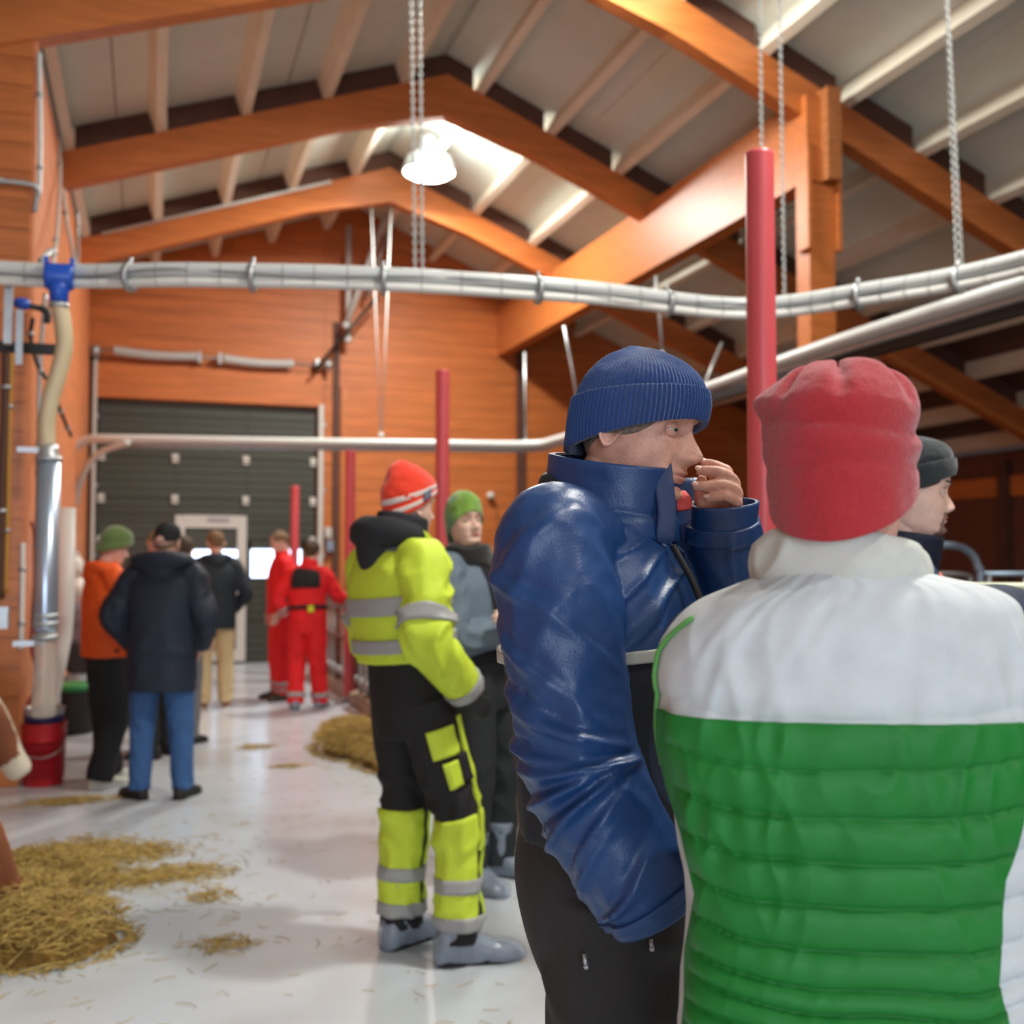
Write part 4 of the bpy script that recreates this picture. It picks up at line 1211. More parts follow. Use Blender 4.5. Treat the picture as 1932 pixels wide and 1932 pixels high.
def shoe(M, ank, toe, L=.285, w=.050, h=.105, puff=0.0, sole=None, seed=0):
    toe = nrm(np.array([toe[0], toe[1], 0.0])); side = np.array([toe[1], -toe[0], 0])
    u = np.linspace(0, 1, 16)
    y = -.075 * L / .285 + L * u
    hw = np.interp(u, [0, .04, .15, .35, .55, .75, .92, 1], [.020, .033, .037, .036, .044, .049, .036, .012]) * w / .050
    hh = np.interp(u, [0, .05, .2, .35, .5, .7, .9, 1], [.07, .10, .112, .105, .08, .058, .046, .02]) * h / .105
    ph = np.arange(20) * 2 * pi / 20
    c, n = np.cos(ph), np.sin(ph)
    cx = np.sign(c) * np.abs(c) ** .7; cz = np.sign(n) * np.abs(n) ** .75
    g = ank * np.array([1, 1, 0]) + (y[:, None] + 0 * c)[..., None] * toe + (hw[:, None] * cx)[..., None] * side + (hh[:, None] * (.5 + .5 * cz))[..., None] * np.array([0, 0, 1.0])
    g[..., 2] += .002
    if puff:
        nn = puff * (.8 + fbm(g * 26 + seed))
        cen = g.mean(1, keepdims=True)
        dr = nrm(g - cen); g = g + nn[..., None] * dr
        g[..., 2] = np.maximum(g[..., 2], .002)
    M.grid(g, wv=True, cap0=True, cap1=True)
    if sole is not None:
        s1 = g.copy()
        ol = np.stack([ank * np.array([1, 1, 0]) + y[k] * toe + sg * (hw[k] + .004) * side for sg in (1, -1) for k in (range(16) if sg == 1 else range(15, -1, -1))])
        sole.prism(ol + [0, 0, .001], (0, 0, .022))

class Person:
    """local axes: right, forward, up; L() turns local metres (for a 1.78 m figure) into world"""
    def __init__(s, label, base, alpha, H=1.78, hip=(0, 0), chest=(0, 0), headoff=(0, 0), pose=None, headturn=0, pitch=0, roll=0, group=None, fwd=None, headsc=None, nose=1.0, age=0.0, tuck=None):
        s.b = np.array([base[0], base[1], 0.0]); s.f = heading(alpha) if fwd is None else nrm(fwd); s.r = np.array([s.f[1], -s.f[0], 0]); s.k = H / 1.78
        s.label = label; s.group = group
        w2 = lambda q: _r * q[0] + _f0 * q[1]
        s.sh = lambda z_: w2(np.array([np.interp(z_, [.0, .93, 1.40, 1.65], [0, hip[0], chest[0], headoff[0]]), np.interp(z_, [.0, .93, 1.40, 1.65], [0, hip[1], chest[1], headoff[1]])]))
        J = dict(hipL=(-.09, 0, .93), hipR=(.09, 0, .93), kneeL=(-.105, .03, .50), kneeR=(.105, .03, .50), ankL=(-.11, 0, .09), ankR=(.11, 0, .09), toeL=12, toeR=12,
                 shL=(-.175, 0, 1.44), shR=(.175, 0, 1.44), elL=(-.245, -.03, 1.15), elR=(.245, -.03, 1.15), wrL=(-.24, .08, .92), wrR=(.24, .08, .92), head=(0, .025, 1.665))
        if pose: J.update(pose)
        s.J = J
        a = math.radians(headturn)
        hf = s.f * math.cos(a) + s.r * math.sin(a)
        s.head = Head(s.L(*J['head']), hf, pitch, roll, headsc or s.k ** .5, nose, age, tuck)
    def L(s, x, y, z):
        return s.b + s.k * (x * s.r + y * s.f + np.array([0, 0, z])) + s.sh(z)
    def j(s, n): return s.L(*s.J[n])
    def toe(s, side):
        a = math.radians(s.J['toe' + side]) * (1 if side == 'R' else -1)
        return s.f * math.cos(a) + s.r * math.sin(a)
    def build(s, skin=None, hands=('L', 'R'), nz=44, nth=56, stub=None, lids=True, hand_specs=None, gloves=None):
        skin = skin or M_skin
        k = s.k
        M = Mesh()
        Tube([s.L(0, 0, z_) for z_ in (.86, 1.0, 1.2, 1.38, 1.46, 1.50)], [(.10 * k, .062 * k), (.10 * k, .062 * k), (.11 * k, .07 * k), (.12 * k, .065 * k), (.09 * k, .06 * k), (.055 * k, .055 * k)], s.f).skin(M, 16, 20)
        h = s.head
        Tube([s.L(0, -.01, 1.44), s.L(0, .0, 1.50), h.W((0, -.022, -.10)), h.W((0, -.015, -.05))], [.062 * k, .057 * k, .055 * k, .054 * k], s.f).skin(M, 14, 20)
        for q in 'LR':
            Tube([s.j('sh' + q) - s.r * (.06 * (1 if q == 'R' else -1)), s.j('sh' + q), s.j('el' + q), s.j('wr' + q)], [.05 * k, .048 * k, .038 * k, .027 * k], s.f).skin(M, 22, 12)
            Tube([s.j('hip' + q), s.j('knee' + q), s.j('ank' + q)], [.075 * k, .05 * k, .035 * k], s.f).skin(M, 20, 12)
            shoe(M, s.j('ank' + q), s.toe(q), .25 * k, .042 * k, .085 * k)
        v, f = remesh_arrays(M, .013, 3)
        B = Mesh(); B.add(v, f)
        Hm = Mesh(); gl = []
        for q in hands:
            if gloves is not None: Hm = Mesh()
            sg = 1 if q == 'R' else -1
            dd = nrm(s.j('wr' + q) - s.j('el' + q))
            sp = (hand_specs or {}).get(q, (dd, -s.r * sg + .001, s.f, (.25, .4, .3)))
            hand(Hm, s.j('wr' + q), sp[0], sp[1], sp[2], sp[3], k)
            if gloves is not None: gl.append(remesh_arrays(Hm, .0042, 2))
        if hands and gloves is None:
            v, f = remesh_arrays(Hm, .0042, 2)
            B.add(v, f)
        h.add(B, nz, nth, stub=stub)
        if lids: h.lids(B)
        s.o = B.obj('person', [skin, M_lip, M_stub], base=s.b)
        tag(s.o, s.label, 'person', s.group)
        for v, f in gl:
            Mesh().add(v, f).obj('glove', gloves, s.o, base=s.b)
        return s.o
    def part(s, M, name, m, **kw):
        return M.obj(name, m, s.o, base=s.b, **kw)
    # ---- clothes
    def torso(s, zs, bulk=1.0, n=2.3, disp=None, y=0.0):
        """zs: (z, half width, half depth[, forward shift])"""
        return Tube([s.L(0, (q[3] if len(q) > 3 else 0) + y, q[0]) for q in zs], [(q[1] * bulk * s.k, q[2] * bulk * s.k) for q in zs], s.f, n, disp)
    def jacket_tube(s, hem, bulk=1.0, belly=0.0, disp=None, wa=None, top=1.545):
        w = wa or .185
        zs = [(hem, w, .128 + belly), ((hem + 1.12) / 2, w, .128 + belly), (1.12, w - .002, .128 + belly), (1.27, .200, .138 + belly * .4), (1.37, .205, .132), (1.43, .188, .112), (1.475, .150, .095), (1.51, .104, .080), (top, .072, .070)]
        return s.torso(zs, bulk, 2.3, disp)
    def sleeve(s, q, r=(.080, .082, .074, .066, .062, .052), ext=.0, disp=None):
        sg = 1 if q == 'R' else -1
        sh, el, wr = s.j('sh' + q), s.j('el' + q), s.j('wr' + q)
        w2 = wr + nrm(wr - el) * ext
        pts = [sh - sg * s.r * .07 * s.k + np.array([0, 0, .0]), sh - np.array([0, 0, .012]), sh * .5 + el * .5 , el, el * .5 + wr * .5, w2]
        return Tube(pts, [x * s.k for x in r], s.f, 2.0, disp)
    def leg(s, q, r=(.105, .100, .078, .072, .066), disp=None, z1=.06, flare=0):
        hp, kn, an = s.j('hip' + q), s.j('knee' + q), s.j('ank' + q)
        e = an.copy(); e[2] = z1 * s.k
        return Tube([hp + [0, 0, .02], hp * .55 + kn * .45, kn, kn * .5 + an * .5, e], [x * s.k for x in r], s.f, 2.0, disp)
    def pelvis(s, top=1.06, r=((.165, .118), (.178, .128), (.182, .132), (.150, .120)), low=.80):
        zz = np.linspace(top, low, 4)
        return Tube([s.L(0, 0, z_) for z_ in zz][::-1], [(a * s.k, b * s.k) for a, b in r][::-1], s.f, 2.2)
    def trousers(s, m, name='trousers', r=(.105, .100, .078, .072, .066), top=1.06, z1=.06, amp=.010, seed=0, voxel=.010):
        M = Mesh()
        s.legs = {}
        s.pelvis(top).skin(M, 20, 40)
        for q in 'LR':
            t_ = s.leg(q, r, folds(amp, 11, 1.2, 1.3, seed + (3 if q == 'R' else 0), (.5, .95), .16, .35), z1)
            s.legs[q] = t_
            t_.skin(M, 70, 36)
        return s.part(M, name, m, remesh=voxel, sm_iter=2)
    def jacket(s, m, hem=.92, bulk=1.0, belly=0, amp=.009, seed=0, sl=None, voxel=.009, name='jacket', wa=None, ext=0, extra=None):
        M = Mesh()
        s.tt = s.jacket_tube(hem, bulk, belly, folds(amp * .7, 7, 1.6, 1.6, seed, (.05,), .2, .55), wa)
        s.tt.skin(M, 70, 64)
        s.sl = {}
        for q in 'LR':
            a = s.sleeve(q, sl or (.080, .084, .076, .070, .064, .054), ext, folds(amp, 12, 1.2, 1.2, seed + (5 if q == 'R' else 1), (.60, .25), .18, .35))
            s.sl[q] = a
            a.skin(M, 60, 32)
        if extra: extra(M)
        return s.part(M, name, m, remesh=voxel, sm_iter=2)
    def shoes(s, m, solem=None, name='shoe', covers=None, L=.29, **kw):
        for q in 'LR':
            M = Mesh(); S = Mesh() if solem else None
            shoe(M, s.j('ank' + q), s.toe(q), L * s.k, .052 * s.k, .108 * s.k, sole=S)
            o = s.part(M, name, m)
            if S: S.obj('sole', solem, o, base=s.b, smooth=False)
            if covers:
                M = Mesh()
                a = s.j('ank' + q)
                shoe(M, a, s.toe(q), (L + .03) * s.k, .060 * s.k, .118 * s.k, puff=.012, seed=3)
                s.part(M, 'shoe_cover', covers)
                M = Mesh()
                e = a + (s.j('knee' + q) - a) * .42
                Tube([a - [0, 0, .02], a * .6 + e * .4, e], [.066 * s.k, .074 * s.k, .080 * s.k], s.f, 2, folds(.010, 22, 2.4, 2, 7)).band(M, 0, 1, off=0, thick=.004, nt=26, nth=40)
                s.part(M, 'cover_shaft', covers)
    def collar(s, m, z0=1.48, z1=1.575, r0=.088, r1=.080, thick=.012, gap=.25, name='collar', dy=.0, amp=.003):
        M = Mesh()
        Tube([s.L(0, -.005 + dy, z0), s.L(0, .005 + dy, (z0 + z1) / 2), s.L(0, .012 + dy, z1)], [r0 * s.k, (r0 + r1) / 2 * s.k, r1 * s.k], s.f, 2, folds(amp, 20, 1.5, 1, 2)).band(M, 0, 1, gap, 2 * pi - gap, 0, thick, 8, 48) if gap else \
            Tube([s.L(0, -.005 + dy, z0), s.L(0, .005 + dy, (z0 + z1) / 2), s.L(0, .012 + dy, z1)], [r0 * s.k, (r0 + r1) / 2 * s.k, r1 * s.k], s.f, 2, folds(amp, 20, 1.5, 1, 2)).band(M, 0, 1, 0, 2 * pi, 0, thick, 8, 48)
        return s.part(M, name, m)
    def hood(s, m, y=-.085, z_=1.50, rx=.125, ry=.07, rz=.085, name='hood', amp=.02):
        M = Mesh()
        c = s.L(0, y, z_); k = s.k
        a = np.linspace(-2.0, 2.0, 13)
        pts = [s.L(rx * math.sin(t_), y + .06 + -ry * 1.0 * math.cos(t_) + .02, z_ + .012 * math.cos(t_) - .0 * abs(t_)) for t_ in a]
        Tube(pts, [(rz * .62 * (.45 + .55 * math.cos(t_ * .62)) * k, ry * .75 * (.5 + .5 * math.cos(t_ * .6)) * k) for t_ in a], (0, 0, 1.0), 2, folds(amp * .6, 10, 2, 1, 3)).skin(M, 60, 32)
        M.ball(c - [0, 0, rz * .35], (rx * .8 * k, ry * .8 * k, rz * .9 * k), 16, ax=np.array([s.r, s.f, [0, 0, 1.0]]))
        return s.part(M, name, m, remesh=.010, sm_iter=4)
# ================================================================== THE PEOPLE, far to near
M_blackc = cloth('black_cloth_trousers', (36, 36, 38))
M_bshoe = mat('black_leather', (34, 32, 32), .5, .1, 80)
M_redc = cloth('red_coverall', (226, 34, 40), .7)
M_navy = cloth('dark_navy_parka', (34, 42, 56), .6)
M_refl = mat('reflective_grey_tape', (158, 160, 160), .45, .1, 900)
PP = {}
# --- E: bald man in red
p = Person('bald man in a red coverall and grey boots, facing left behind another in red', (1.40, 11.95), -115, 1.84, pose=dict(elR=(.235, -.02, 1.15), wrR=(.21, .06, .92), elL=(-.235, -.02, 1.15), wrL=(-.20, .08, .92), toeL=30), pitch=12, headturn=10)
p.build(M_skinp)
p.jacket(M_redc, .90, 1.04, .02, seed=1, name='coverall_top')
p.trousers(M_redc, 'coverall_legs', seed=2, r=(.108, .104, .086, .082, .080))
for q in 'LR':
    M = Mesh()
    for t0, t1 in ((.86, .90), (.93, .96)): p.legs[q].band(M, t0, t1, off=.008, nth=36)
    p.part(M, 'reflective_band', M_refl)
    M = Mesh(); p.sl[q].band(M, .72, .80, off=.008, nth=28); p.part(M, 'reflective_band', M_refl)
p.shoes(mat('grey_green_boot', (78, 78, 68), .6), M_rub, 'boot')
p.collar(M_redc, gap=.4)
p.head.eyes(p.o, p.b)
p.head.hair(p.o, p.b, M_hairl, zf=.10, zs=.0, zb=-.05, off=.003)
# --- F: man in red, from behind
p = Person('brown-haired man in a red coverall with black shoulder patch seen from behind at the fence', (1.56, 11.05), -2, 1.72, chest=(-.02, .06), headoff=(.01, .10), pose=dict(elL=(-.31, -.02, 1.17), wrL=(-.22, .06, .98), elR=(.30, .10, 1.20), wrR=(.40, .28, 1.12), kneeL=(-.12, .07, .5), ankL=(-.12, -.02, .09), ankR=(.12, .10, .09)), pitch=14)
p.build(M_skin2, gloves=M_rub)
p.jacket(M_redc, .92, 1.06, 0, seed=4, name='coverall_top', amp=.011)
p.trousers(M_redc, 'coverall_legs', seed=6, r=(.112, .110, .090, .086, .084), amp=.013)
M = Mesh(); p.tt.band(M, .37, .735, pi - .72, pi + .72, .010, .012, 14, 24); p.part(M, 'shoulder_patch', M_blackc)
M = Mesh(); p.tt.band(M, .16, .215, 0, 2 * pi, .012, .014, 5, 60); p.part(M, 'belt', M_blackc)
M = Mesh(); p.tt.band(M, .11, .20, pi + .10, pi + .36, .022, .014, 5, 8); p.part(M, 'belt_tag', mat('acid_yellow', (214, 232, 40), .5))
for q in 'LR':
    M = Mesh(); p.legs[q].band(M, .88, .93, off=.008, nth=36); p.part(M, 'reflective_band', M_refl)
    M = Mesh(); p.sl[q].band(M, .80, .86, off=.008, nth=28); p.sl[q].band(M, .90, .95, off=.008, nth=28); p.part(M, 'reflective_band', M_refl)
p.shoes(M_bshoe, M_rub, 'boot', covers=M_cover)
p.collar(M_redc, gap=0, r0=.10, r1=.088, thick=.03)
p.head.hair(p.o, p.b, M_hair, zf=.07, zs=-.015, zb=-.085)
# --- C: dark jacket, khaki trousers
p = Person('fair-haired man in a dark jacket and khaki trousers standing near the white door', (.66, 11.40), -22, 1.82, pose=dict(elL=(-.26, .06, 1.18), wrL=(-.12, .22, 1.10), elR=(.30, -.02, 1.16), wrR=(.20, .14, .98)), pitch=12, headturn=-8)
p.build(M_skin2)
p.jacket(cloth('charcoal_jacket', (38, 48, 56), .7), .80, 1.06, .02, seed=8)
p.trousers(cloth('khaki_cotton', (200, 182, 140)), seed=9, r=(.108, .102, .084, .080, .078), amp=.010)
p.shoes(mat('brown_shoe', (130, 92, 66), .6), M_white)
p.hood(cloth('charcoal_jacket', (38, 48, 56)))
p.head.hair(p.o, p.b, M_hairl, zf=.07, zs=-.01, zb=-.08)
# --- two men mostly hidden behind the parka
p = Person('bare-headed person whose face just shows between the green beanie and the navy hood', (.10, 8.75), -75, 1.75, pitch=6)
p.build(M_skin2)
p.jacket(cloth('slate_jacket', (70, 74, 80)), .88, 1.0, seed=11); p.trousers(M_blackc, seed=12); p.shoes(M_bshoe, M_rub)
p.head.eyes(p.o, p.b)
p.head.hair(p.o, p.b, M_hairl, zf=.11, zs=.02, zb=-.03, off=.003)
p = Person('dark-haired person half hidden behind the right shoulder of the navy parka', (.26, 9.3), 10, 1.71, pitch=10)
p.build(M_skin)
p.jacket(cloth('brown_black_jacket', (50, 46, 44)), .85, 1.0, seed=13); p.trousers(cloth('grey_trousers', (112, 112, 116)), seed=14); p.shoes(M_bshoe, M_rub)
p.head.hair(p.o, p.b, M_hair, zf=.07, zs=-.02, zb=-.08)
# --- A: orange jacket
p = Person('person in an orange hooded jacket, moss green beanie and black trousers at the left', tuck=-0.03, base=(-.27, 7.80), alpha=50, H=1.74, chest=(.0, 0), pose=dict(elL=(-.22, .10, 1.18), wrL=(-.06, .30, 1.12), elR=(.23, .06, 1.16), wrR=(.12, .28, 1.06), head=(0, .05, 1.655), kneeR=(.10, .05, .5), ankR=(.10, -.06, .09), ankL=(-.12, .08, .09)), pitch=16)
p.build(M_skin2)
p.head.eyes(p.o, p.b)
M_orj = cloth('orange_jacket', (236, 92, 34), .65)
p.jacket(M_orj, .885, 1.07, .01, seed=15, amp=.012)
M = Mesh(); p.tt.band(M, .15, .165, 0, 2 * pi, .006, .01, 3, 60); p.part(M, 'waist_seam', M_orj)
p.hood(M_orj, y=-.10, z_=1.49, rx=.15, rz=.10)
p.trousers(M_blackc, seed=17, r=(.112, .104, .088, .088, .098), z1=.05, amp=.012)
p.shoes(mat('cream_shoe', (206, 202, 184), .5), M_white)
p.head.beanie(p.o, p.b, knit('moss_knit', (98, 118, 66)), zf=.045, zb=-.075, top=.150, a=.092, bf=.108, bb=.116, hs=.35, seed=1, cuff=.26)
# --- B: navy parka
p = Person('man in a long dark navy hooded parka, blue jeans and black cap seen from behind', (.09, 7.20), -2, 1.76, pose=dict(elL=(-.300, -.05, 1.18), wrL=(-.215, .10, .98), elR=(.290, -.05, 1.18), wrR=(.225, .10, .98), ankL=(-.14, .02, .09), ankR=(.135, .03, .09), kneeL=(-.125, .03, .5), kneeR=(.12, .03, .5), toeL=48, toeR=14, head=(.01, .045, 1.655)), pitch=8, headturn=12)
p.build(M_skin2)
p.jacket(M_navy, .70, 1.16, .02, seed=20, sl=(.085, .098, .090, .084, .076, .064), amp=.014, wa=.185)
p.hood(M_navy, y=-.085, z_=1.525, rx=.150, ry=.085, rz=.125, amp=.03)
M_jean = cloth('blue_denim', (58, 92, 140), .8, .2)
p.trousers(M_jean, 'jeans', seed=21, r=(.105, .098, .080, .074, .070), amp=.012)
p.shoes(M_bshoe, M_rub)
def cap_(p):
    h = p.head
    M_cap = cloth('black_cap', (28, 28, 30), .8)
    o = h.beanie(p.o, p.b, M_cap, zf=.030, zb=-.010, top=.138, a=.080, bf=.100, bb=.104, hs=.30, wr=.0008, name='cap')
    M = Mesh()
    a = np.linspace(-1.0, 1.0, 17); rows = []
    for u in np.linspace(0, 1, 6):
        rows.append([[.082 * math.sin(t_) * (1 + .0 * u), .098 * math.cos(t_) + u * .07 * math.cos(t_ * 1.2), .034 - .018 * u - .012 * (t_ ** 2) * u] for t_ in a])
    g = np.array(rows); M.grid(np.concatenate([h.W(g), h.W(g[::-1] - [0, 0, .004])], 0), wu=True)
    M.obj('visor', M_cap, o, base=p.b)
    M = Mesh(); th = np.linspace(-.42, .42, 14); rr_ = []
    for u in np.linspace(0, 1, 8):
        z_ = -.006 + .036 * u * np.cos(th / .42 * pi / 2) ** .7
        rr_.append(np.stack([.083 * np.sin(th + pi), .1045 * np.cos(th + pi) - .002 + .0 * th, z_], -1))
    M.grid(h.W(np.array(rr_))).obj('skin_gap', M_skin2, o, base=p.b)
    Mesh().ball(h.W((0, -.002, .139)), .009, 8).obj('button', M_cap, o, base=p.b)
cap_(p)
p.head.hair(p.o, p.b, M_hairl, zf=.02, zs=-.03, zb=-.06, off=.004, rim=.03)

# --- H: green beanie, arms crossed
bx = P(912, 1058, 5.10)
p = Person('man in a lime green beanie and grey-blue jacket with folded arms behind the yellow jacket', tuck=-0.05, base=(bx[0], bx[1]), alpha=122, H=1.82, chest=(-.065, 0), headoff=(-.115, -.02), headturn=26, pitch=-10, roll=-3,
           pose=dict(elR=(.25, .06, 1.14), wrR=(-.06, .25, 1.17), elL=(-.25, .06, 1.13), wrL=(.05, .26, 1.23), kneeL=(-.12, .03, .5), ankL=(-.13, .0, .09), head=(0, .03, 1.66)))
p.build(M_skinp, nz=80, nth=96, hand_specs=dict(R=(-p.r, -p.f, np.array([0, 0, 1.0]), (.2, .3, .2)), L=(p.r, -p.f, np.array([0, 0, 1.0]), (.2, .3, .2))))
p.head.eyes(p.o, p.b); p.head.brows(p.o, p.b, M_hairl)
M_gb = cloth('grey_blue_jacket', (104, 120, 134), .7, .2)
p.jacket(M_gb, 1.13, 1.04, .0, seed=24, amp=.012, sl=(.078, .085, .078, .072, .068, .06), ext=.03)
M = Mesh(); p.tt.band(M, .25, .93, -.22, .20, .009, .012, 20, 10); p.part(M, 'zip_panel', M_blackc)
M = Mesh(); p.torso([(1.02, .178, .125), (1.16, .188, .135), (1.20, .186, .134)], 1.04).skin(M, 14, 48); p.part(M, 'waistband', M_blackc)
M_char = cloth('charcoal_work_trousers', (44, 48, 50))
p.trousers(M_char, seed=25, r=(.108, .104, .086, .080, .076), amp=.013)
p.shoes(M_bshoe, M_rub, covers=M_cover)
M = Mesh()
for k_, (z_, r_, y_) in enumerate(((1.475, .112, .01), (1.505, .104, .02), (1.535, .094, .025))):
    th = np.arange(30) * 2 * pi / 30
    pts = np.array([p.L(r_ * math.sin(t_), y_ + r_ * .92 * math.cos(t_), z_ + .012 * math.sin(3 * t_ + k_)) for t_ in np.append(th, th[:1])])
    M.pipe(pts, .024, 12)
p.part(M, 'scarf', knit('black_scarf', (38, 36, 36)), remesh=.008, sm_iter=2)
lime = mat('lime_knit', (120, 160, 62), .95, .35, 420, var=.25, vscale=10, sheen=.4, dirt=(70, 130, 130), dirt_amt=.9, dscale=7)
p.head.beanie(p.o, p.b, lime, zf=.040, zb=-.085, top=.158, a=.086, bf=.102, bb=.114, hs=.38, pw=2.0, seed=4, wr=.004, bumps=((-.01, -.03, .165, .03, .012), (0, -.11, .05, .04, .010)))

# --- K: dark beanie man, right
hc = P(1724, 930, 2.9)
p = Person('man in a dark grey beanie and navy jacket in profile behind the red hat', tuck=-0.012, base=(hc[0] - .05 * _r[0], hc[1] - .05 * _r[1]), alpha=103, H=1.80, headoff=(0, 0), pitch=2, pose=dict(head=(0, .04, 1.0 * hc[2] / (1.80 / 1.78))), nose=.80, headsc=1.03)
p.build(M_skinp, nz=90, nth=110, stub=True)
p.head.eyes(p.o, p.b); p.head.brows(p.o, p.b, M_hair)
M_k = cloth('navy_softshell', (48, 66, 92), .6)
p.jacket(M_k, .95, 1.02, seed=30, voxel=.010)
p.collar(cloth('dark_navy_collar', (28, 36, 52), .6), z0=1.48, z1=1.578, r0=.096, r1=.098, gap=.12, thick=.010, dy=.012)
M = Mesh(); p.tt.band(M, .80, .815, .9, 2 * pi - .9, .006, .01, 4, 60); p.part(M, 'piping', M_white)
M = Mesh(); p.tt.band(M, .56, .74, .10, .40, .008, .01, 8, 8); p.tt.band(M, .56, .74, -.40, -.10, .008, .01, 8, 8); p.part(M, 'chest_patch', mat('orange_patch', (236, 92, 56), .6))
p.trousers(M_blackc, seed=31); p.shoes(M_bshoe, M_rub)
p.head.beanie(p.o, p.b, knit('dark_knit', (44, 50, 52)), zf=.052, zb=-.045, top=.150, a=.084, bf=.1045, bb=.106, hs=.36, cuff=.42, seed=6, ribs=70, ramp=.0006, nth=210)
p.head.hair(p.o, p.b, M_hair, zf=.05, zs=.005, zb=-.075, off=.002, rim=.03)

# --- G: yellow high-visibility jacket
gx = P(803, 1058, 4.16)
p = Person('man in a bright yellow high-visibility jacket, orange striped beanie and black-yellow trousers', tuck=-0.03, base=(gx[0], gx[1]), alpha=52, H=1.865, hip=(-.055, 0), chest=(-.115, -.02), headoff=(-.098, .0), headturn=0, pitch=4,
           pose=dict(elR=(.275, -.07, 1.16), wrR=(.225, .12, .965), elL=(-.26, .0, 1.16), wrL=(-.2, .16, .98), ankL=(-.135, -.01, .09), ankR=(.145, .06, .09), kneeL=(-.115, .02, .5), kneeR=(.13, .09, .5), toeL=10, toeR=22, head=(0, .04, 1.66)))
p.build(M_skinp, nz=70, nth=80, gloves=mat('black_glove', (36, 38, 40), .6, .2, 120))
p.head.eyes(p.o, p.b)
M_hv = cloth('fluorescent_yellow', (200, 222, 66), .62, .12)
p.jacket(M_hv, 1.09, 1.12, .01, seed=35, amp=.022, sl=(.082, .098, .090, .084, .076, .062), voxel=.0075, ext=-.02)
tz = lambda tt, z_: float(np.interp(z_ * p.k, tt.p[:, 2], np.arange(len(tt.p)))) / (len(tt.p) - 1)
for za, zb in ((1.265, 1.325), (1.135, 1.185)):
    M = Mesh(); p.tt.band(M, tz(p.tt, za), tz(p.tt, zb), 0, 2 * pi, .011, .014, 6, 90); p.part(M, 'reflective_band', M_refl)
M = Mesh(); p.tt.band(M, tz(p.tt, 1.475), tz(p.tt, 1.505), pi + .4, pi + 2.0, .012, .014, 4, 30); p.tt.band(M, tz(p.tt, 1.475), tz(p.tt, 1.505), pi - 2.0, pi - .4, .012, .014, 4, 30); p.part(M, 'shoulder_tape', mat('dark_grey_tape', (92, 100, 104), .5))
for q in 'LR':
    for t0, t1 in ((.455, .515), (.915, .985)):
        M = Mesh(); p.sl[q].band(M, t0, t1, off=.010, thick=.012, nth=40); p.part(M, 'reflective_band', M_refl)
M_bh = cloth('black_hood', (40, 42, 46), .8, .2)
p.hood(M_bh, y=-.105, z_=1.545, rx=.105, ry=.080, rz=.13, amp=.04)
p.collar(M_bh, z0=1.50, z1=1.615, r0=.106, r1=.098, thick=.016, gap=.35, name='inner_collar', dy=.0, amp=.005)
M = Mesh()
Tube([p.L(0, .0, 1.485), p.L(0, .015, 1.53), p.L(0, .03, 1.56)], [.118 * p.k, .118 * p.k, .122 * p.k], p.f, 2, folds(.003, 20, 1.5, 1, 2)).band(M, 0, 1, -1.9, 1.9, 0, .012, 8, 40)
p.part(M, 'yellow_collar', M_hv)
M = Mesh(); M.ball(p.L(.0, .155, 1.46), (.05, .03, .045), 12); p.part(M, 'neck_scarf', M_redc, remesh=.008, sm_iter=1)
p.trousers(M_blackc, seed=36, r=(.108, .102, .084, .077, .072), top=1.17, z1=.075, amp=.020, voxel=.0075)
lt = lambda q, z_: float(np.interp(-z_ * p.k, -p.legs[q].p[:, 2], np.arange(5))) / 4
for q in 'LR':
    lg = p.legs[q]; sg = -1 if q == 'R' else 1
    M = Mesh(); lg.band(M, lt(q, .525), lt(q, .13), sg * .75, sg * .75 + 4.9 if sg > 0 else sg * .75 + 4.9, .009, .012, 24, 44) if False else lg.band(M, lt(q, .525), lt(q, .13), 1.30, 2 * pi + .75, .009, .012, 24, 44)
    p.part(M, 'yellow_leg_panel', M_hv)
    for za, zb in ((.305, .255), (.175, .125)):
        M = Mesh(); lg.band(M, lt(q, za), lt(q, zb), 0, 2 * pi, .013, .014, 5, 48); p.part(M, 'reflective_band', M_refl)
lg = p.legs['R']
M = Mesh(); lg.band(M, lt('R', .845), lt('R', .745), 1.40, 2.35, .014, .014, 10, 14); lg.band(M, lt('R', .725), lt('R', .635), 1.55, 2.10, .014, .014, 10, 10); p.part(M, 'yellow_pocket', M_hv)
M = Mesh(); lg.band(M, lt('R', .74), lt('R', .64), 1.10, 1.52, .018, .018, 10, 10); p.part(M, 'tool_pocket', M_blackc)
M = Mesh(); lg.band(M, .10, .62, .80, 1.08, .012, .014, 20, 6); p.part(M, 'yellow_front_stripe', M_hv)
p.shoes(mat('grey_work_shoe', (58, 66, 74), .5), M_rub, covers=M_cover, L=.31)
M_ob = knit('orange_knit', (238, 66, 40)); M_wk = knit('white_knit', (226, 216, 206))
bn = p.head.beanie(p.o, p.b, M_ob, zf=.062, zb=-.078, top=.165, a=.086, bf=.106, bb=.112, hs=.36, pw=1.7, k=1.9, seed=8, wr=.004, tip=(0, -.052), stripes=((.08, .165, M_wk), (.26, .35, M_wk)), bumps=((0, -.05, .175, .02, .012), (0, -.10, .09, .03, -.008), (0, -.11, .05, .03, .006)))
h = p.head
g = []
for u in np.linspace(-.018, .018, 5):
    g.append([[.0930 * math.sin(t_), .1130 * math.cos(t_), .040 + u - .07 * (t_ - 1.35)] for t_ in np.linspace(1.22, 1.54, 6)])
g = np.array(g)
Mesh().grid(np.concatenate([h.W(g), h.W(g[::-1] * [.95, .95, 1])], 0), wu=True).obj('badge', mat('grey_badge', (106, 110, 126), .6, .3, 300), bn, base=p.b)
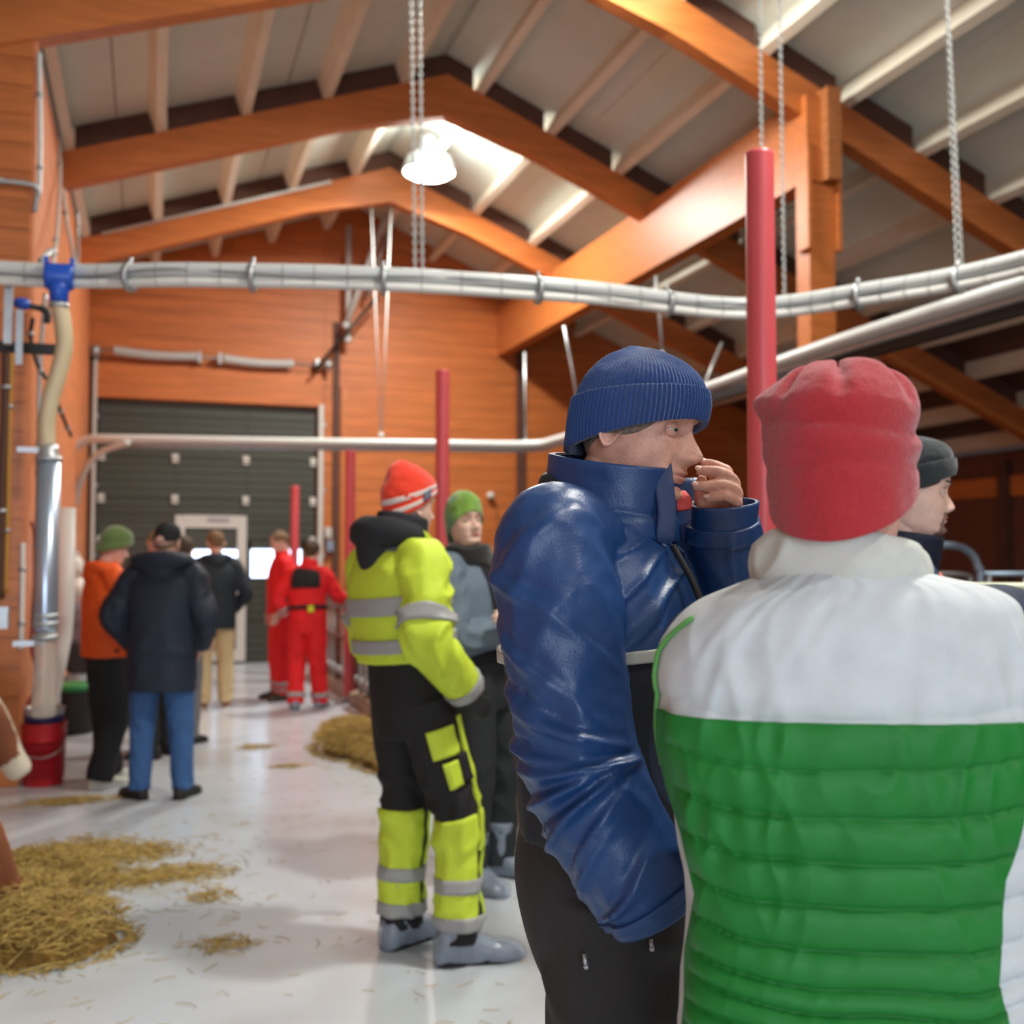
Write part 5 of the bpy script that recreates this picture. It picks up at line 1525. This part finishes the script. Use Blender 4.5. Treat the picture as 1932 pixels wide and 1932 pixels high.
# ================================================================== I: man in the blue jacket and blue ribbed hat
DI = 1.75
fI = heading(110)
bI = P(1155, 1058, 1.77)
p = Person('older man in blue jacket and ribbed blue hat, hand raised to his mouth', (bI[0], bI[1]), 110, 1.86, fwd=fI)
hcI = P(1203, 806, 1.75)
p.head = Head(hcI, heading(119), pitch=9, roll=2, sc=1.035, nose=1.04, age=1.0, tuck=-.021)
M_blj = mat('blue_work_jacket', (28, 64, 114), .40, .10, 300, var=.05, vscale=20, spec=.5)
M_nvy = cloth('black_lower_jacket', (38, 42, 48), .6)
J_ = dict(hipR=P(1160, 1660, 1.70), kneeR=P(1174, 2080, 1.68), ankR=P(1170, 2560, 1.68), hipL=P(1170, 1660, 1.86), kneeL=P(1184, 2080, 1.86), ankL=P(1180, 2500, 1.86), shR=P(1068, 1030, 1.585), elR=P(1085, 1430, 1.535), wrR=P(1212, 1668, 1.53), shL=P(1190, 1050, 1.94), elL=P(1385, 1195, 1.86), wrL=P(1356, 985, 1.735))
p.j = lambda n: J_[n] if n in J_ else Person.j(p, n)
# body with the raised hand
_save = p.J
M = Mesh()
rI = p.r
hd = p.head
Tube([p.L(0, 0, z_) for z_ in (.86, 1.0, 1.2, 1.38, 1.46, 1.50)], [(.10, .06), (.10, .06), (.11, .07), (.12, .07), (.09, .06), (.055, .055)], fI).skin(M, 16, 20)
Tube([P(1150, 1010, 1.77), P(1160, 960, 1.77), hd.W((0, -.024, -.10)), hd.W((0, -.015, -.05))], [.070, .066, .064, .060], fI).skin(M, 16, 24)
for q in 'LR':
    Tube([J_['sh' + q] - rI * (.06 * (1 if q == 'R' else -1)), J_['sh' + q], J_['el' + q], J_['wr' + q]], [.045, .045, .036, .027], fI).skin(M, 24, 12)
    a_ = p.j('ank' + q) * [1, 1, 0] + [0, 0, .09]
    Tube([p.j('hip' + q), p.j('knee' + q), a_], [.06, .045, .035], fI).skin(M, 20, 12)
    shoe(M, a_, fI, .26, .044, .09)
v, f = remesh_arrays(M, .012, 3)
B = Mesh(); B.add(v, f)
# raised left hand: palm towards the face, fingers bent at the knuckles
Hm = Mesh()
W = P(1352, 992, 1.738)
Tube([P(1354, 1020, 1.742), W, P(1352, 965, 1.732), P(1359, 938, 1.722), P(1370, 912, 1.714)], [(.027, .020), (.029, .022), (.036, .021), (.038, .018), (.030, .013)], -_f0 + .35 * _r).skin(Hm, 26, 20)
Tube([P(1350, 990, 1.735), P(1368, 968, 1.722), P(1380, 945, 1.712), P(1386, 928, 1.708)], [.017, .017, .013, .010], -_f0).skin(Hm, 18, 14)
FING = {'index': ([(1366, 962, 1.728), (1373, 898, 1.722), (1360, 884, 1.726), (1340, 876, 1.734), (1322, 872, 1.740)], .0088),
        'middle': ([(1372, 955, 1.722), (1385, 915, 1.708), (1364, 894, 1.702), (1337, 889, 1.706), (1314, 888, 1.712)], .0093),
        'ring': ([(1376, 958, 1.716), (1390, 931, 1.702), (1365, 915, 1.694), (1334, 917, 1.694), (1308, 918, 1.700)], .0090),
        'little': ([(1374, 965, 1.712), (1391, 950, 1.698), (1370, 936, 1.690), (1350, 938, 1.690), (1331, 941, 1.694)], .0080)}
for k_, (pts, r_) in FING.items():
    Q = [P(*a) for a in pts]
    Tube(Q, [r_ * 1.15, r_ * 1.22, r_ * 1.12, r_ * 1.0, r_ * .74], (0, 0, 1.0)).skin(Hm, 36, 14)
    Hm.ball(Q[2], r_ * 1.12, 8); Hm.ball(Q[1], r_ * 1.2, 8)
Tube([P(1338, 980, 1.742), P(1326, 955, 1.748), P(1322, 930, 1.748), P(1324, 908, 1.746), P(1326, 897, 1.745)], [.014, .0135, .011, .0098, .006], _f0).skin(Hm, 26, 12)
# right hand going into the trouser pocket
hand(Hm, P(1216, 1690, 1.55), P(1235, 1800, 1.66) - P(1216, 1690, 1.55), _f0, _r, (.10, .15, .1), .95)
v, f = remesh_arrays(Hm, .0026, 3)
B.add(v, f)
hd.add(B, 130, 170)
hd.lids(B, 26, 8, 13)
M_skinI = mat('skin_weathered', (212, 162, 142), rough=.48, sss=.12, var=.16, vscale=40, bump=.16, bscale=240)
p.o = B.obj('person', [M_skinI, mat('lip_pale', (202, 146, 130), .5), M_stub], base=p.b)
tag(p.o, p.label, 'person')
M_nail = mat('fingernail', (226, 186, 170), .3)
for k_, (pts, r_) in FING.items():
    a, b = P(*pts[3]), P(*pts[4]); d = nrm(b - a)
    up = np.array([0, 0, 1.0]) * .75 - _f0 * .65; up = nrm(up - d * np.dot(up, d))
    Mesh().ball(a * .18 + b * .82 + up * r_ * .62 , (.0065, r_ * .62, r_ * .30), 10, ax=np.array([d, np.cross(up, d), up])).obj('fingernail', M_nail, p.o, base=p.b)
hd.eyes(p.o, p.b, gaze=(.10, 1, -.16), n=18)
hd.brows(p.o, p.b, mat('greying_brow', (146, 120, 102), .7, .4, 300), dz=.001)
hd.hair(p.o, p.b, mat('short_grey_hair', (120, 104, 92), .7, .4, 300, var=.3, vscale=150), zf=.05, zs=-.022, zb=-.075, off=.003, rim=.03)
# ribbed hat
M_bk = knit('blue_rib_knit', (38, 68, 122))
hd.beanie(p.o, p.b, M_bk, zf=.022, zb=-.052, top=.128, a=.089, bf=.1035, bb=.108, hs=.40, pw=1.9, k=1.75, ribs=92, ramp=.0011, nth=920, nt=90, cuff=.46, wr=.0022, tip=(0, -.012), seed=2, bumps=((0, -.03, .135, .014, .007),))
# jacket: torso, two sleeves in one cloth
def creases(lst, tube_base):
    """each crease: (t, theta, dt, dtheta, slope, height) a ridge on the sleeve, running round it with a slope"""
    def d(t, th, s_, base):
        o = 0 * t
        for (t0, a0, wt, wa, sl, hgt) in lst:
            da = (th - a0 + pi) % (2 * pi) - pi
            u = (t - t0 - sl * da)
            o = o + 1.25 * hgt * (np.exp(-(u / wt) ** 2) - .55 * np.exp(-((u + 1.5 * wt) / (wt * .9)) ** 2)) * np.exp(-(da / wa) ** 2)
        return o + .0035 * fbm(base * 26) + .0045 * ridge(np.stack([np.cos(th) * 1.3, np.sin(th) * 1.3, s_ * 11 + 1.6 * np.sin(th + .6)], -1)) + .0010 * noise3(base * 70)
    return d
# angle 0 on the sleeves = the way he faces; pi*1.5 = the side turned to the camera
C_ = pi / 2
sl_R = [(.17, C_, .018, 1.2, .05, .006), (.24, C_ + .5, .016, .9, -.07, .007), (.31, C_ - .2, .014, .9, -.09, .006), (.37, C_ + .5, .016, .8, -.10, .008),
        (.45, C_ + .7, .014, 1.0, -.06, .010), (.50, C_ + .1, .012, .9, -.05, .009), (.545, C_ + .6, .011, 1.1, -.035, .012), (.585, C_, .011, 1.3, -.02, .013), (.62, C_ + .5, .010, 1.2, .01, .013),
        (.655, C_ + .1, .010, 1.2, .03, .012), (.69, C_ + .6, .011, 1.0, .05, .012), (.735, C_ + .2, .012, 1.0, .07, .009), (.79, C_ + .6, .014, .8, .07, .009), (.85, C_ - .2, .016, .7, .08, .007), (.90, C_ + .5, .012, .8, .05, .007)]
sR = Tube([P(1090, 1000, 1.66), P(1046, 1035, 1.60), P(1056, 1160, 1.565), P(1073, 1300, 1.54), P(1093, 1430, 1.525), P(1140, 1545, 1.51), P(1200, 1650, 1.498), P(1232, 1702, 1.495)],
          [(.075, .08), (.098, .090), (.094, .092), (.082, .084), (.080, .084), (.078, .082), (.074, .078), (.070, .072)], fI, 2.0, creases(sl_R, None))
sl_L = [(.3, C_, .02, 1.2, .05, .006), (.5, C_, .014, 1.3, -.04, .009), (.56, C_ + .4, .012, 1.3, .02, .010), (.64, C_, .014, 1.2, .05, .008), (.75, C_ - .4, .015, 1.0, .06, .006), (.84, C_ + .5, .015, 1, -.05, .005)]
sL = Tube([P(1170, 1030, 1.90), P(1200, 1050, 1.93), P(1300, 1140, 1.91), P(1380, 1190, 1.845), P(1376, 1110, 1.79), P(1368, 1040, 1.755), P(1364, 985, 1.742)],
          [.08, .092, .080, .074, .066, .058, .053], fI, 2.0, creases(sl_L, None))
C_ = -pi / 2
tpts = [(1165, 1545), (1160, 1450), (1150, 1330), (1142, 1200), (1134, 1090), (1132, 1020), (1140, 965)]
trad = [(.200, .155), (.200, .155), (.205, .160), (.212, .165), (.205, .150), (.160, .122), (.100, .095)]
def tor_d(t, th, s_, base):
    o = .005 * ridge(np.stack([np.cos(th) * 2.2, np.sin(th) * 2.2, s_ * 3 + th * 1.2], -1)) + .003 * fbm(base * 18)
    for (t0, a0, wt, wa, sl, h_) in ((.60, C_ + .95, .012, .5, .22, .008), (.66, C_ + 1.15, .012, .5, .20, .008), (.72, C_ + .9, .010, .5, .26, .007), (.80, C_ + .6, .010, .6, .2, .007), (.86, C_ + .2, .010, .6, .16, .006), (.78, C_ - .6, .012, .6, -.14, .006)):
        da = (th - a0 + pi) % (2 * pi) - pi
        u = t - t0 - sl * da
        o = o + 1.6 * h_ * (np.exp(-(u / wt) ** 2) - .5 * np.exp(-((u + 1.6 * wt) / wt) ** 2)) * np.exp(-(da / wa) ** 2)
    return o
tI = Tube([P(x, y, 1.77) for x, y in tpts], trad, fI, 2.2, tor_d)
M = Mesh()
tI.skin(M, 130, 150, t0=.475)
sR.skin(M, 220, 130); sL.skin(M, 150, 90)
jk = p.part(M, 'jacket', M_blj, remesh=.0048, sm_iter=2)
M = Mesh(); tI.skin(M, 70, 100, t1=.50, off=-.003); p.part(M, 'jacket_skirt', M_nvy, remesh=.007, sm_iter=1)
M = Mesh(); tI.band(M, .470, .498, 0, 2 * pi, .007, .012, 6, 120); M.obj('reflective_strip', mat('pale_grey_tape', (186, 188, 180), .45, .1, 900), jk, base=p.b)
# cuffs
for tb, t0, t1 in ((sR, .945, 1.0), (sL, .90, 1.035)):
    M = Mesh(); tb.band(M, t0, min(t1, 1.0), 0, 2 * pi, .006, .012, 8, 60); M.obj('cuff', M_blj, jk, base=p.b)
M = Mesh()
Tube([P(1366, 1000, 1.745), P(1365, 975, 1.742), P(1364, 948, 1.738)], [.0545, .0545, .056], fI, 2, lambda t, th, s_, b: .003 * np.sin(3 * th + 1) * t).band(M, 0, 1, 0, 2 * pi, 0, .006, 10, 60)
M.obj('cuff_rim', M_blj, jk, base=p.b)
M = Mesh()
c0, c1 = P(1224, 1688, 1.495), P(1243, 1722, 1.493)
Tube([c0, c0 * .5 + c1 * .5, c1], [.072, .073, .071], fI, 2).band(M, 0, 1, 0, 2 * pi, 0, .007, 8, 50)
M.obj('cuff_rim', M_blj, jk, base=p.b)
# tall open collar with the storm flap
def colf(t, th, s_, base):
    return .0035 * fbm(base * 22) + .006 * t * np.cos(2 * th + .6) - .004 * np.exp(-((t - .35) / .1) ** 2)
cT = Tube([P(1146, 1010, 1.77), P(1150, 960, 1.77), P(1155, 915, 1.765), P(1160, 868, 1.76)], [(.125, .120), (.108, .116), (.102, .110), (.102, .106)], fI, 2.0, colf)
M = Mesh(); cT.band(M, 0, 1, .30, 2 * pi + .02, .002, .010, 26, 110, extra=None)
M.obj('collar', M_blj, jk, base=p.b)
M = Mesh(); cT.band(M, .08, .985, .34, 2 * pi - .02, -.009, .006, 20, 90); M.obj('collar_lining', cloth('dark_lining', (36, 44, 66)), jk, base=p.b)
M = Mesh()
fl = [P(1249, 876, 1.685), P(1253, 915, 1.675), P(1258, 965, 1.668), P(1256, 1005, 1.668), P(1252, 1024, 1.672)]
Tube(fl, [(.004, .0150), (.005, .0155), (.005, .0155), (.005, .0155), (.004, .012)], _r, 4.0, lambda t, th, s_, b: .002 * fbm(b * 40)).skin(M, 40, 24)
M.obj('storm_flap', mat('navy_flap', (32, 56, 100), .5, .15, 300), jk, base=p.b)
zp = [P(1270, 1030, 1.66), P(1288, 1062, 1.645), P(1306, 1095, 1.635), P(1322, 1135, 1.63), P(1335, 1185, 1.635)]
zc = catmull(zp, 40)
M = Mesh().pipe(zc, .0055, 8)
M.obj('zip', M_rub, jk, base=p.b)
M = Mesh()
Tube([P(1284, 930, 1.73), P(1288, 945, 1.72), P(1292, 962, 1.715)], [(.006, .010), (.009, .015), (.006, .012)], _r, 2, folds(.004, 30, 2, 1, 3)).skin(M, 24, 20)
M.obj('shirt_collar', mat('coral_shirt', (226, 88, 84), .7, .2, 300), p.o, base=p.b)
M = Mesh()
Tube([P(1292, 905, 1.86), P(1296, 950, 1.85), P(1302, 1010, 1.83), P(1322, 1100, 1.80), P(1345, 1180, 1.80)], [(.012, .03), (.012, .034), (.012, .038), (.012, .04), (.012, .04)], _r, 2.5).skin(M, 16, 16)
M.obj('far_collar_edge', M_blj, jk, base=p.b)
# hood roll at the back of the neck
M = Mesh(); Tube([P(1062, 935, 1.70), P(1040, 915, 1.76), P(1050, 910, 1.84)], [.016, .022, .016], (0, 0, 1.0), 2, folds(.005, 30, 2, 1, 1)).skin(M, 24, 18); M.obj('hood_roll', M_nvy, jk, base=p.b)
# trousers
M_trI = mat('black_work_trousers', (38, 37, 37), .75, .2, 260, var=.12, vscale=40, stretch=(5, 5, 1))
M = Mesh()
Tube([P(1172, 1860, 1.77), P(1160, 1750, 1.77), P(1150, 1640, 1.77), P(1152, 1560, 1.77), P(1158, 1480, 1.77)], [(.13, .105), (.172, .135), (.188, .150), (.182, .145), (.17, .13)], fI, 2.2, folds(.006, 8, 2, 1, 3)).skin(M, 40, 70)
for q, dp, x0 in (('R', 1.68, 1168), ('L', 1.86, 1178)):
    top = P(x0 - 14, 1660, dp); k1 = P(x0 + 4, 1930, dp); k2 = P(x0 + 6, 2200, dp); an = P(x0 + 2, 2500, dp)
    foot = np.array([an[0], an[1], .07])
    lo = k2 * .5 + foot * .5
    Tube([top, k1, k2, lo, foot], [(.112, .126), (.106, .116), (.092, .10), (.082, .088), (.08, .085)], fI, 2.0, folds(.011, 9, 1.4, 1.4, 4 if q == 'R' else 8, (.1, .5), .2, .5)).skin(M, 90, 60)
    S = Mesh(); K = Mesh(); shoe(S, foot + [0, 0, .02], fI, .30, .052, .11, sole=K)
    so_ = p.part(S, 'boot', M_bshoe); K.obj('sole', M_rub, so_, base=p.b, smooth=False)
tr_ = p.part(M, 'trousers', M_trI, remesh=.0065, sm_iter=2)
for a, b in (((1228, 1772), (1230, 1790)), ((1102, 1800), (1106, 1824))):
    M = Mesh().rod(P(*a, 1.555), P(*b, 1.55), .0032, 8).ball(P(*b, 1.55), .0042, 8)
    M.obj('zip_pull', M_zinc, tr_, base=p.b)

# ================================================================== J: quilted green and white vest, red knit hat
DJ = 1.25
fJ = heading(4)
bJ = P(1590, 1058, DJ)
p = Person('person from behind in a green and white quilted vest and red hat', (bJ[0], bJ[1]), 4, 1.72, fwd=fJ, headturn=26)
hcJ = P(1588, 888, 1.245)
p.head = Head(hcJ, heading(26), pitch=4, roll=2, sc=.98, tuck=-.08)
J2 = dict(shL=P(1330, 1215, 1.285), elL=P(1302, 1450, 1.36), wrL=P(1420, 1540, 1.56), shR=P(1896, 1200, 1.27), elR=P(1950, 1440, 1.32), wrR=P(1800, 1520, 1.52))
p.j = lambda n: J2[n] if n in J2 else Person.j(p, n)
p.build(M_skin2, nz=70, nth=90, hand_specs=dict(L=(_r, -_f0, np.array([0, 0, 1.0]), (.3, .4, .3)), R=(-_r, -_f0, np.array([0, 0, 1.0]), (.3, .4, .3))))
p.head.eyes(p.o, p.b)
M_wq = cloth('white_quilt', (206, 213, 216), .6, .10)
M_gq = mat('green_quilt', (28, 124, 48), .55, .10, 400, var=.05, vscale=9, spec=.35)
prof = [(2060, 345, 1622, .125), (1990, 342, 1622, .124), (1932, 340, 1622, .122), (1860, 336, 1622, .114), (1780, 328, 1624, .108), (1690, 325, 1622, .106), (1600, 328, 1612, .112), (1500, 331, 1601, .120), (1400, 339, 1588, .124), (1300, 339, 1586, .124), (1220, 331, 1588, .120), (1168, 306, 1597, .114), (1132, 276, 1611, .104), (1106, 222, 1618, .092), (1090, 168, 1604, .082), (1078, 128, 1590, .072)]
pj = [P(x, y, DJ) for y, w, x, d in prof]
rj = [(w * DJ / FPX, d) for y, w, x, d in prof]
zq = [1.52 + (1058 - y) * DJ / FPX for y in (1334, 1415, 1501, 1581, 1661, 1736, 1798, 1838, 1884, 1925, 1975, 2020)]
def vest_d(t, th, s_, base):
    back = np.exp(-((((th - pi) + pi) % (2 * pi) - pi) / 1.22) ** 16)
    x = np.sin(th)
    z_ = base[..., 2] - .020 * x ** 2 - .012 * np.clip(-x, 0, 1) * 0 + .006 * noise3(np.stack([x * 3, 0 * x, base[..., 2] * 6], -1))
    g = 0 * z_
    zs = np.array(zq)[::-1]
    for k in range(len(zs) - 1):
        m_ = (z_ >= zs[k]) & (z_ < zs[k + 1])
        u = (z_ - zs[k]) / (zs[k + 1] - zs[k])
        deep = .0105 if zs[k] > 1.2 else .0150
        g = np.where(m_, deep * np.abs(np.sin(pi * np.clip(u, 0, 1))) ** .42, g)
    g = np.where(z_ >= zs[-1], .0055 * np.clip((z_ - zs[-1]) / .02, 0, 1) ** .5, g)
    dg = .0035 * ridge(np.stack([x * 5 - base[..., 2] * 9, 0 * x, base[..., 2] * 10 + x * 7], -1)) * np.clip((z_ - 1.0) / .2, .3, 1)
    return np.where(z_ < zs[-1], g * back, g) + dg * (.25 + .75 * back) + .0022 * fbm(base * 24)
tJ = Tube(pj, rj, fJ, 2.5, vest_d, up=(0, 0, 1.0))
tyq = lambda y: float(np.interp(-y, [-q[0] for q in prof], np.arange(len(prof)))) / (len(prof) - 1)
M = Mesh(); tJ.skin(M, 240, 200)
ve = p.part(M, 'vest', M_wq)
yq = lambda t: float(np.interp(t * (len(prof) - 1), np.arange(len(prof)), [q[0] for q in prof]))
def lim(t, xs, ys, sg):
    x = np.interp(yq(t), ys, xs)
    aa = np.linspace(.3, 1.5, 60)
    px_ = proj(tJ.eval([t], pi + sg * aa)[0])
    return pi + sg * float(np.interp(sg * x, sg * px_, aa))
LY = [1330, 1440, 1500, 1560, 1600, 1660, 1700, 1780, 1860, 1932, 2060]
LXL = [1248, 1248, 1272, 1292, 1301, 1316, 1312, 1300, 1298, 1292, 1290]
LXR = [1927, 1926, 1924, 1908, 1890, 1884, 1884, 1878, 1902, 1914, 1920]
# seen from behind: larger angles lie to the person's right
M = Mesh(); tJ.patch(M, 0.0, tyq(1336), lambda t: lim(t, LXL, LY, -1), lambda t: lim(t, LXR, LY, 1), .0065, .012, 230, 130); M.obj('quilted_back', M_gq, ve, base=p.b)
# piping round the armholes
M_pip = cloth('light_green_piping', (92, 158, 80), .6)
for sg in (-1, 1):
    ys = np.linspace(1445, 1162, 26)
    pts = []
    for y in ys:
        a = np.interp(y, [1140, 1180, 1230, 1330, 1450], [1.10, 1.28, 1.44, 1.50, 1.52])
        pts.append(tJ.eval([tyq(y)], [pi + sg * a], .004)[0, 0])
    Mesh().pipe(np.array(pts), .0030, 8).obj('armhole_piping', M_pip, ve, base=p.b)
    # navy sleeve
q_ = {}
M_slv = cloth('navy_sleeve', (38, 50, 72), .7)
for q in 'LR':
    sg = 1 if q == 'R' else -1
    sh, el, wr = J2['sh' + q], J2['el' + q], J2['wr' + q]
    M = Mesh()
    Tube([sh - _r * sg * .07 + [0, 0, .005], sh, sh * .5 + el * .5, el, el * .5 + wr * .5, wr], [.040, .050, .050, .047, .044, .040] if q == 'L' else [.045, .058, .054, .050, .046, .040], fJ, 2, folds(.006, 16, 1.4, 1.2, 3, (.6,), .2, .5)).skin(M, 70, 40)
    p.part(M, 'sleeve', M_slv, remesh=.007, sm_iter=1)
# stand-up collar
def cj(t, th, s_, base):
    return .006 * np.sin(pi * np.clip(t, 0, 1)) ** .6 + .004 * ridge(np.stack([np.cos(th) * 2, np.sin(th) * 2, s_ * 22 + 1.5 * np.sin(th)], -1)) + .002 * fbm(base * 30)
M = Mesh()
Tube([P(1580, 1122, 1.25), P(1582, 1075, 1.25), P(1584, 1048, 1.25), P(1586, 1026, 1.25)], [(.096, .084), (.096, .086), (.092, .086), (.087, .084)], fJ, 2.2, cj, up=np.array([0, 0, 1.0]) + .16 * fJ + .14 * _r).band(M, 0, 1, .2, 2 * pi - .2, 0, .016, 36, 110)
M.obj('collar', cloth('cream_collar', (206, 208, 200), .7, .15), ve, base=p.b)
M = Mesh(); tJ.band(M, .0, .035, 0, 2 * pi, .012, .016, 6, 120); M.obj('hem_band', cloth('dark_green_hem', (52, 84, 62), .7), ve, base=p.b)
p.trousers(M_blackc, seed=44)
p.shoes(M_bshoe, M_rub)
# red slouchy hat
M_rk = knit('coral_red_knit', (178, 48, 56))
def sagJ(g):
    x, y, z_ = g[..., 0], g[..., 1], g[..., 2]
    o = 0 * x
    # gathered crown seams
    an = np.arctan2(x, -y)
    for a0, w_ in ((-.55, .10), (.18, .10), (1.15, .12), (-1.5, .12)):
        o = o - .011 * np.exp(-((an - a0) / w_) ** 2) * np.clip((z_ - .055) / .05, 0, 1)
    # soft overhang folds above the band
    o = o + .0025 * np.exp(-((z_ - .072 + .012 * np.sin(an * 1.3 + .6)) / .012) ** 2)
    o = o - .0045 * np.exp(-((z_ - .048 + .014 * np.sin(an * 1.3 + .4)) / .009) ** 2)
    o = o + .003 * np.exp(-((z_ - .022 + .010 * np.sin(an * 1.1 + 1.6)) / .012) ** 2) - .003 * np.exp(-((z_ - .002 + .008 * np.sin(an * 1.1 + 1.2)) / .008) ** 2)
    return o
hJ = p.head
hb = hJ.beanie(p.o, p.b, M_rk, zf=.030, zb=-.094, top=.131, a=.0850, bf=.100, bb=.105, hs=.66, pw=2.3, k=2.0, nth=300, nt=150, wr=.0018, seed=12, ribs=150, ramp=.00025, flare=.040, sag=sagJ,
          bumps=((-.086, -.03, .078, .026, .011), (.085, -.02, .080, .03, .003), (.0, -.06, .132, .02, -.006), (-.03, -.05, .128, .022, .006), (.04, -.05, .125, .025, .007)))

# ================================================================== COWS at the left edge
M_cow = mat('red_brown_hide', (128, 72, 42), .7, .3, 160, var=.2, vscale=6)
M_cww = mat('white_hide', (222, 212, 192), .7, .3, 160, var=.06)
def cow(label, hx, hy, hz, yaw, down, body_to, blaze):
    """head centre, nose heading; body stretches back to the stall"""
    ca, sa = math.cos(yaw), math.sin(yaw)
    dn = math.radians(down)
    d = np.array([ca * math.cos(dn), sa * math.cos(dn), -math.sin(dn)]); up = np.array([ca * math.sin(dn), sa * math.sin(dn), math.cos(dn)]); sd = np.cross(d, up)
    h = np.array([hx, hy, hz])
    bt = np.asarray(body_to, float)
    M = Mesh()
    poll, muz = h - d * .25, h + d * .25
    Tube([poll - d * .05, poll, h - d * .10, h + d * .05, h + d * .16, muz, muz + d * .035], [(.06, .07), (.10, .115), (.105, .125), (.080, .10), (.066, .078), (.072, .072), (.05, .05)], up, 2.3).skin(M, 40, 28)
    for s_ in (-1, 1):
        M.ball(h - d * .10 + sd * s_ * .085 + up * .045, (.030, .022, .028), 8, ax=np.array([d, sd, up]))
        ea = poll + sd * s_ * .10 + up * .02
        Tube([ea, ea + sd * s_ * .07 - d * .01, ea + sd * s_ * .14 - up * .02, ea + sd * s_ * .19 - up * .03], [(.022, .03), (.028, .05), (.022, .045), (.006, .012)], d).skin(M, 16, 14)
        M.ball(muz + sd * s_ * .03 + up * .035, (.02, .016, .014), 6, ax=np.array([d, sd, up]))
    wth = bt + np.array([.62, 0, 0])
    Tube([poll + d * .03 - up * .01, poll * .6 + wth * .4 + [0, 0, -.03], wth + [0, 0, -.05]], [(.095, .13), (.13, .20), (.20, .30)], (0, 0, 1.0), 2.2).skin(M, 24, 28)
    Tube([bt + [.80, 0, -.06], bt + [.62, 0, -.03], bt + [.2, 0, -.08], bt + [-.4, 0, -.10], bt + [-.9, 0, -.02], bt + [-1.15, 0, 0]], [(.12, .18), (.24, .36), (.31, .40), (.33, .41), (.27, .33), (.12, .18)], (0, 0, 1.0), 2.3).skin(M, 40, 36)
    for (dx, dy, hind) in ((.58, .17, 0), (.58, -.17, 0), (-.92, .17, 1), (-.92, -.17, 1)):
        t_ = bt + [dx, dy, -.18]; z0 = t_[2]
        if hind: pts = [t_, t_ + [.10, 0, -.26], np.array([t_[0] - .12, t_[1], .52]), np.array([t_[0] - .06, t_[1], .26]), np.array([t_[0] - .02, t_[1], .06]), np.array([t_[0] + .01, t_[1], .0])]; rr_ = [.16, .12, .062, .046, .052, .058]
        else: pts = [t_, t_ + [-.02, 0, -.30], np.array([t_[0] + .02, t_[1], .50]), np.array([t_[0] + .01, t_[1], .27]), np.array([t_[0] + .02, t_[1], .07]), np.array([t_[0] + .04, t_[1], .0])]; rr_ = [.13, .085, .060, .044, .052, .058]
        Tube(pts, rr_, (1.0, 0, 0)).skin(M, 30, 16)
    tb = bt + [-1.14, 0, .15]
    Tube([tb, tb + [-.10, 0, -.1], tb + [-.13, 0, -.5], tb + [-.12, 0, -.85]], [.03, .026, .02, .035], (1.0, 0, 0)).skin(M, 20, 10)
    base = np.array([bt[0], bt[1], 0])
    v, f = remesh_arrays(M, .016, 3)
    B = Mesh(); B.add(v, f)
    cen = np.array([v[list(q)].mean(0) for q in f])
    rel_ = cen - h
    a, b, c = rel_ @ d, rel_ @ sd, rel_ @ up
    n1 = noise3(cen * 3.1 + 4)
    white = (n1 > .30) & (a < -.5)
    if blaze: white |= (c > .035) & (np.abs(b + .02) < .055 + .02 * noise3(cen * 9)) & (a > -.22) & (a < .20)
    white |= (a > .17) & (np.abs(b) < .12) & (np.abs(c) < .14) & (a < .4) if blaze == 2 else (c > .03) & (np.abs(b) < .035) & (a > -.15) & (a < -.02)
    B.mi = white.astype(int).tolist()
    o = B.obj('cow', [M_cow, M_cww], base=base)
    tag(o, label, 'cow')
    for s_ in (-1, 1):
        M2 = Mesh().ball(h - d * .10 + sd * s_ * .103 + up * .047, (.016, .014, .016), 8, ax=np.array([d, sd, up]))
        M2.obj('eye', M_pup, o, base=base)
        ea = poll + sd * s_ * .20 - up * .01
        Mesh().box(ea + d * .035, (.055, .006, .06), ax=np.array([sd, d, up])).obj('ear_tag', mat('yellow_ear_tag', (226, 206, 60), .4), o, base=base, smooth=False)
    return o
a1 = P(-22, 1640, 4.3)
cow('brown cow with yellow ear tag eating the nearer hay at the left', a1[0] - .02, a1[1], a1[2] + .04, .35, 62, (-2.15, a1[1] - .35, 1.18), 0)
a2 = P(8, 1385, 6.0)
cow('brown cow with white blaze and muzzle by the pillar', a2[0] - .05, a2[1], a2[2], .1, 58, (-2.3, a2[1] + .1, 1.18), 2)
